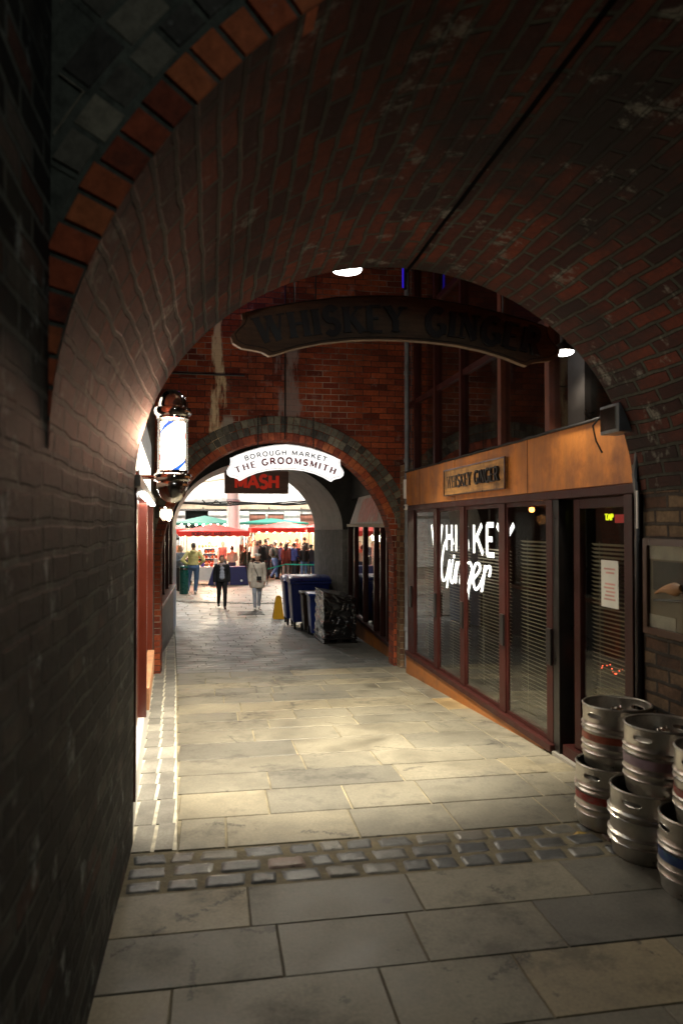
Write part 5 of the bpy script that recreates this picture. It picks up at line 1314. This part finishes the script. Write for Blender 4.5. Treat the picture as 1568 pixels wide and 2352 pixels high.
canopy('stall_canopy', 'red stall canopy with BOROUGH MARKET printed on its edge', .0, 33.6, 2.62, 1.52, 1.6, .32, M['canopy_red'], drop=.24, text='BOROUGH MARKET')
canopy('stall_canopy', 'red stall canopy above the queue on the right of the market', 3.55, 37.4, 2.72, 1.75, 1.6, .30, M['canopy_red'], drop=.24)
canopy('stall_canopy', 'second red canopy edge far right behind the boarded pier', 5.6, 36.5, 2.75, 1.2, 1.5, .3, M['canopy_red'], drop=.26)
canopy('stall_canopy', 'green canopy behind and left of the BOROUGH MARKET one', -.45, 38.5, 3.05, 1.65, 1.6, .38, M['canopy_green'], drop=.12)
canopy('stall_canopy', 'green canopy behind the white column and crowd', 3.2, 41.5, 2.95, 1.9, 1.5, .25, M['canopy_green'], drop=.12)
canopy('stall_canopy', 'small red canopy glimpsed at the left behind the dark lamp', -2.2, 36.4, 2.62, .95, 1.2, .25, M['canopy_red'], drop=.24)
# string bulbs under canopies
eb = emis('warm_stall_bulb', (1,.86,.62), 30)
def bulbs(label, pts, energy, parent_loc):
    t = thing('stall_lights', label, 'lights', parent_loc)
    for p in pts: MB().lathe([(0,.05),(.045,.03),(.055,0),(.04,-.035),(0,-.05)], (p[0]-parent_loc[0], p[1]-parent_loc[1], p[2]-parent_loc[2]), 10).build('bulb', eb, t)
    mb = MB(); mb.tube([(p[0]-parent_loc[0], p[1]-parent_loc[1], p[2]-parent_loc[2]+.055) for p in pts], .006, 5); mb.build('wire', M['rubber'], t)
    c = pts[len(pts)//2]
    lamp('stall_glow', 'POINT', (c[0], c[1], c[2]-.1), energy, (1,.82,.55), .25, t)
bulbs('row of warm bulbs under the BOROUGH MARKET canopy', [(-1.2+.4*k, 33.8, G+2.12) for k in range(7)], 600, (0,33.8,G+2.1))
bulbs('row of warm bulbs under the red canopy on the right', [(2.2+.38*k, 36.6, G+2.2) for k in range(8)], 600, (3.5,36.6,G+2.2))
bulbs('row of warm bulbs under the green canopy', [(-1.9+.35*k, 36.9, G+2.58) for k in range(9)], 200, (-.5,36.9,G+2.5))
# back of stall screens (white tarpaulin)
lm = mat('cream_tarpaulin', (.80,.76,.64), .7, var=.05)
mb = MB().box((-1.5, 38.0, G+.9), (1.35, 38.04, G+2.4)); tag(mb.build('stall_backcloth', lm), 'cream backcloth of the BOROUGH MARKET stall', 'backcloth')
mb = MB().box((2.2, 39.6, G+.6), (6.3, 39.64, G+2.5)); tag(mb.build('stall_backcloth', mat('yellow_cream_tarpaulin', (.80,.66,.38), .7, var=.08)), 'yellowish backcloth behind the queue on the right', 'backcloth')
# left stall counter
st = thing('market_table', 'white clothed market table laden with goods left of the navy one', 'table', (-.35, 32.6, G))
MB().bevbox((-.65,-.4,.72),(.75,.5,.76), .006).build('tabletop', M['white'], st)
MB().box((-.64,-.41,.18),(.74,-.40,.72)).box((-.66,-.41,.18),(-.652,.5,.72)).build('tablecloth', M['white'], st)
for sx in (-.6,.7):
    for sy in (-.36,.45): MB().box((sx-.02,sy-.02,0),(sx+.02,sy+.02,.72)).build('leg', M['iron'], st)
nt_ = thing('draped_table', 'low table under a navy cloth with slanted sides beside the crowd', 'table', (.72, 32.0, G))
mb = MB(); mb.mesh([(-.95,-.4,.02),(.75,-.4,.02),(.75,.4,.02),(-.95,.4,.02),(-.72,-.3,.78),(.62,-.3,.78),(.62,.3,.78),(-.72,.3,.78)], [(0,1,5,4),(1,2,6,5),(2,3,7,6),(3,0,4,7),(4,5,6,7)]); mb.build('cloth', M['navycloth'], nt_)
MB().lathe([(0,0),(.05,0),(.05,.002),(0,.002)], M=Matrix.Translation((.45,-.39,.2)) @ Matrix.Rotation(R(90),4,'X'), n=14).build('emblem', M['paper'], nt_)
cols = [(.6,.15,.04),(.75,.7,.6),(.1,.1,.5),(.6,.3,.1),(.7,.1,.05),(.2,.25,.3),(.7,.6,.3)]
names = ['orange box of goods on the white table','cream crate of goods on the white table','purple blue packet on the white table','brown basket on the white table','red box on the white table','grey tin on the white table','yellow packet on the white table']
for k in range(7):
    x = -.85 + .19*k; z = G+.765; hh = .12+.10*random.random()
    t = thing('goods_box', names[k], 'box', (x, 32.5+.1*(k % 2), z))
    MB().bevbox((-.07,-.08,0),(.07,.08,hh), .01).build('box', cloth(cols[k], .6), t)
    MB().bevbox((-.074,-.084,hh-.03),(.074,.084,hh+.006), .004).build('lid', cloth(tuple(min(1, c*1.3) for c in cols[k]), .6), t)
bx = thing('display_rack', 'orange and white display rack of goods under the red canopy', 'rack', (-.25, 34.0, G))
for k in range(4): MB().box((-.45,-.2,.8+.24*k),(.45,.2,.82+.24*k)).build('shelf', M['white'], bx)
for sx in (-.45,.45): MB().box((sx-.015,-.2,0),(sx+.015,.2,1.58)).build('side_frame', M['white'], bx)
mb = MB()
for k in range(4):
    for i in range(6):
        if random.random() < .85: mb.lathe([(0,.0),(.055,.0),(.06,.05),(.05,.12),(.02,.14),(0,.14)], (-.37+.145*i, -.08+random.uniform(-.02,.06), .822+.24*k), 10, random.random())
mb.build('goods', cloth((.62,.18,.06), .5), bx)
# barrier with green tape
br = thing('queue_barrier', 'green tape barrier on posts in front of the queue', 'barrier', (0,0,0))
bps = [(2.22,31.0),(3.05,31.6),(4.6,31.3)]
for x, y in bps: MB().tube([(x,y,G),(x,y,G+.92)], .02, 8).lathe([(0,0),(.16,0),(.15,.02),(.03,.04),(0,.04)], (x,y,G), 18).build('post', M['iron'], br)
for (a, b), (za, zb) in zip(zip(bps, bps[1:]), ((.74,.90),(.90,.87))):
    mb = MB(); mb.mesh([(a[0],a[1]-.02,G+za-.05),(b[0],b[1]-.02,G+zb-.05),(b[0],b[1]-.02,G+zb),(a[0],a[1]-.02,G+za),(a[0],a[1]-.017,G+za-.05),(b[0],b[1]-.017,G+zb-.05),(b[0],b[1]-.017,G+zb),(a[0],a[1]-.017,G+za)], [(0,1,2,3),(7,6,5,4),(3,2,6,7),(0,4,5,1)]); mb.build('tape', M['greenTape'], br)
# column
co_ = thing('market_column', 'white round iron column rising through the middle of the market', 'column', (.93, 35.9, G))
MB().lathe([(.40,0),(.40,.3),(.33,.38),(.30,.5),(.30,4.2),(.36,4.25),(.36,4.4),(.31,4.45),(.45,4.9),(.45,5.2)], n=32).build('shaft', M['white'], co_)
MB().lathe([(.31,3.7),(.335,3.72),(.335,3.80),(.31,3.82)], n=32).build('collar', mat('collar_grey', (.4,.4,.42), .5), co_)
# lit hall building behind
hb = thing('market_hall', 'bright white painted market hall behind the stalls with dark and slatted openings', 'building', (0, 43.5, G))
MB().box((-14,.0,4.42),(18,.3,7.5)).build('upper_wall', M['whitewash'], hb)
MB().box((-14,.0,0),(-1.62,.3,3.48)).box((-.32,.0,0),(2.05,.3,3.48)).box((4.1,0,0),(5.05,.3,3.48)).box((7.4,0,0),(18,.3,3.48)).build('wall', M['whitewash'], hb)
MB().box((-14,-.1,3.50),(18,.32,3.80)).build('beam', M['steelbeam'], hb)
MB().box((-14,0,3.82),(18,.3,4.40)).build('upper_band', M['whitewash'], hb)
MB().box((-1.60,1.2,0),(-.34,1.25,3.48)).build('dark_opening', M['blackpaint'], hb)
for a, b in ((2.07,4.08),(5.07,7.38)):
    MB().box((a,.12,1.2),(b,.2,3.20)).build('slatted_panel', M['woodslat'], hb)
    MB().box((a,.05,3.21),(b,.25,3.47)).build('top_panel', M['whitewash'], hb)
    MB().box(((a+b)/2-.06,.02,1.2),((a+b)/2+.06,.11,3.2)).build('slat_post', M['white'], hb)
mb = MB(); mb.tube([(-14,-.3,3.42),(18,-.3,3.42)], .05, 8)
for k in range(16): mb.tube([(-12+k*1.9,-.3,3.42),(-12+k*1.9,-.12,3.6)], .03, 6)
mb.build('pipe', M['iron'], hb)
MB().tube([(.6,-1.2,5.2),(-3,-1,4.7)], .08, 6).build('brace', M['steelbeam'], hb)
# roof truss rail with cables crossing the market mouth
rc = thing('overhead_cable_run', 'dark sagging cables crossing above the market entrance below the brown board', 'cable', (0,0,0))
for k in range(3):
    pts = [(-4+.5*i, 26+.05*k, 2.68 + .035*k - .22*math.sin(PI*min(1,max(0,(i+4)/26)))+.03*math.sin(i*1.3+k)) for i in range(26)]
    MB().tube(pts, .025 if k else .035, 6).build('cable', M['rubber'], rc)
pts = [(-.4+.12*i, 26.1, 2.62 - .16*abs(math.sin(i*.75)) ) for i in range(10)]
MB().tube(pts, .022, 6).build('cable_loop', M['rubber'], rc)
# market roof with assumed luminaires, unseen, added to light the stalls
rf = MB(); rf.box((-16, 19, 7.6), (20, 60, 7.7)); tag(rf.build('market_roof', M['whitewash']), 'pale roof high over the market stalls', 'roof')
def highbay(label, x, y, z, e, tilt=.01):
    t = thing('assumed_market_lamp', label, 'lamp', (x, y, z)); MB().lathe([(.3,0),(.26,.12),(.1,.3),(.05,.36),(0,.36)], n=20).build('shade', M['metal'], t)
    MB().lathe([(.28,-.005),(0,-.02)][::-1], n=20).build('diffuser', M['lampwhite'], t)
    MB().tube([(0,0,.35),(0,0,7.6-z)], .012, 6).build('stem', M['iron'], t)
    lamp('assumed_market_light', 'SPOT', (x, y, z-.03), e, (1,.95,.86), .28, t, target=(x, y+tilt, z-3), angle=R(165 if tilt < .1 else 120), blend=.5)
highbay('assumed high white market lamp left of the column', -2.5, 31.5, 5.6, 2600)
highbay('assumed high white market lamp over the queue', 4.5, 37.5, 5.6, 3200)
highbay('assumed high white market lamp by the far hall wall', -1.5, 40.5, 6.2, 3800)
highbay('assumed high white market lamp by the slatted openings', 4.5, 40.5, 6.2, 3800)
highbay('assumed high white market lamp nearest the painted arch', .8, 26.8, 5.8, 1300)
highbay('assumed high white market lamp added just outside the painted arch', 0.8, 19.2, 4.6, 900, tilt=2.2)  # unseen lamp added to light the fronts of the walking women
dl = thing('dark_lantern', 'small dark round lantern hanging left of the red canopy', 'lantern', (-1.45, 29.0, 1.22))
MB().lathe([(0,.2),(.04,.19),(.16,.05),(.17,0),(.14,-.05),(.0,-.06)], n=20).build('shade', M['blackpaint'], dl); MB().tube([(0,0,.19),(0,0,1.6)], .008, 5).build('flex', M['rubber'], dl)

# assumed lamp, unseen behind the viewer: the dim light on the near wall, floor and kegs
sl = thing('assumed_wall_lamp', 'assumed dim warm wall lamp behind the viewer lighting the near paving', 'lamp', (1.3, -1.5, 3.5))
MB().lathe([(.0,.2),(.12,.15),(.14,0),(.12,-.02)], n=20).build('shade', M['iron'], sl)
MB().lathe([(.118,-.018),(.08,-.06),(0,-.07)][::-1], n=20).build('bowl', emis('dim_bowl', (1,.9,.75), 3), sl)
MB().tube([(0,0,.18),(0,0,.9),(0,-.6,1.0)], .015, 6).build('arm', M['iron'], sl)
lamp('assumed_wall_light', 'SPOT', (1.3, -1.5, 3.4), 78, (.93,.98,.92), .12, sl, target=(-.1, 2.0, 2.3), angle=R(100), blend=.9)
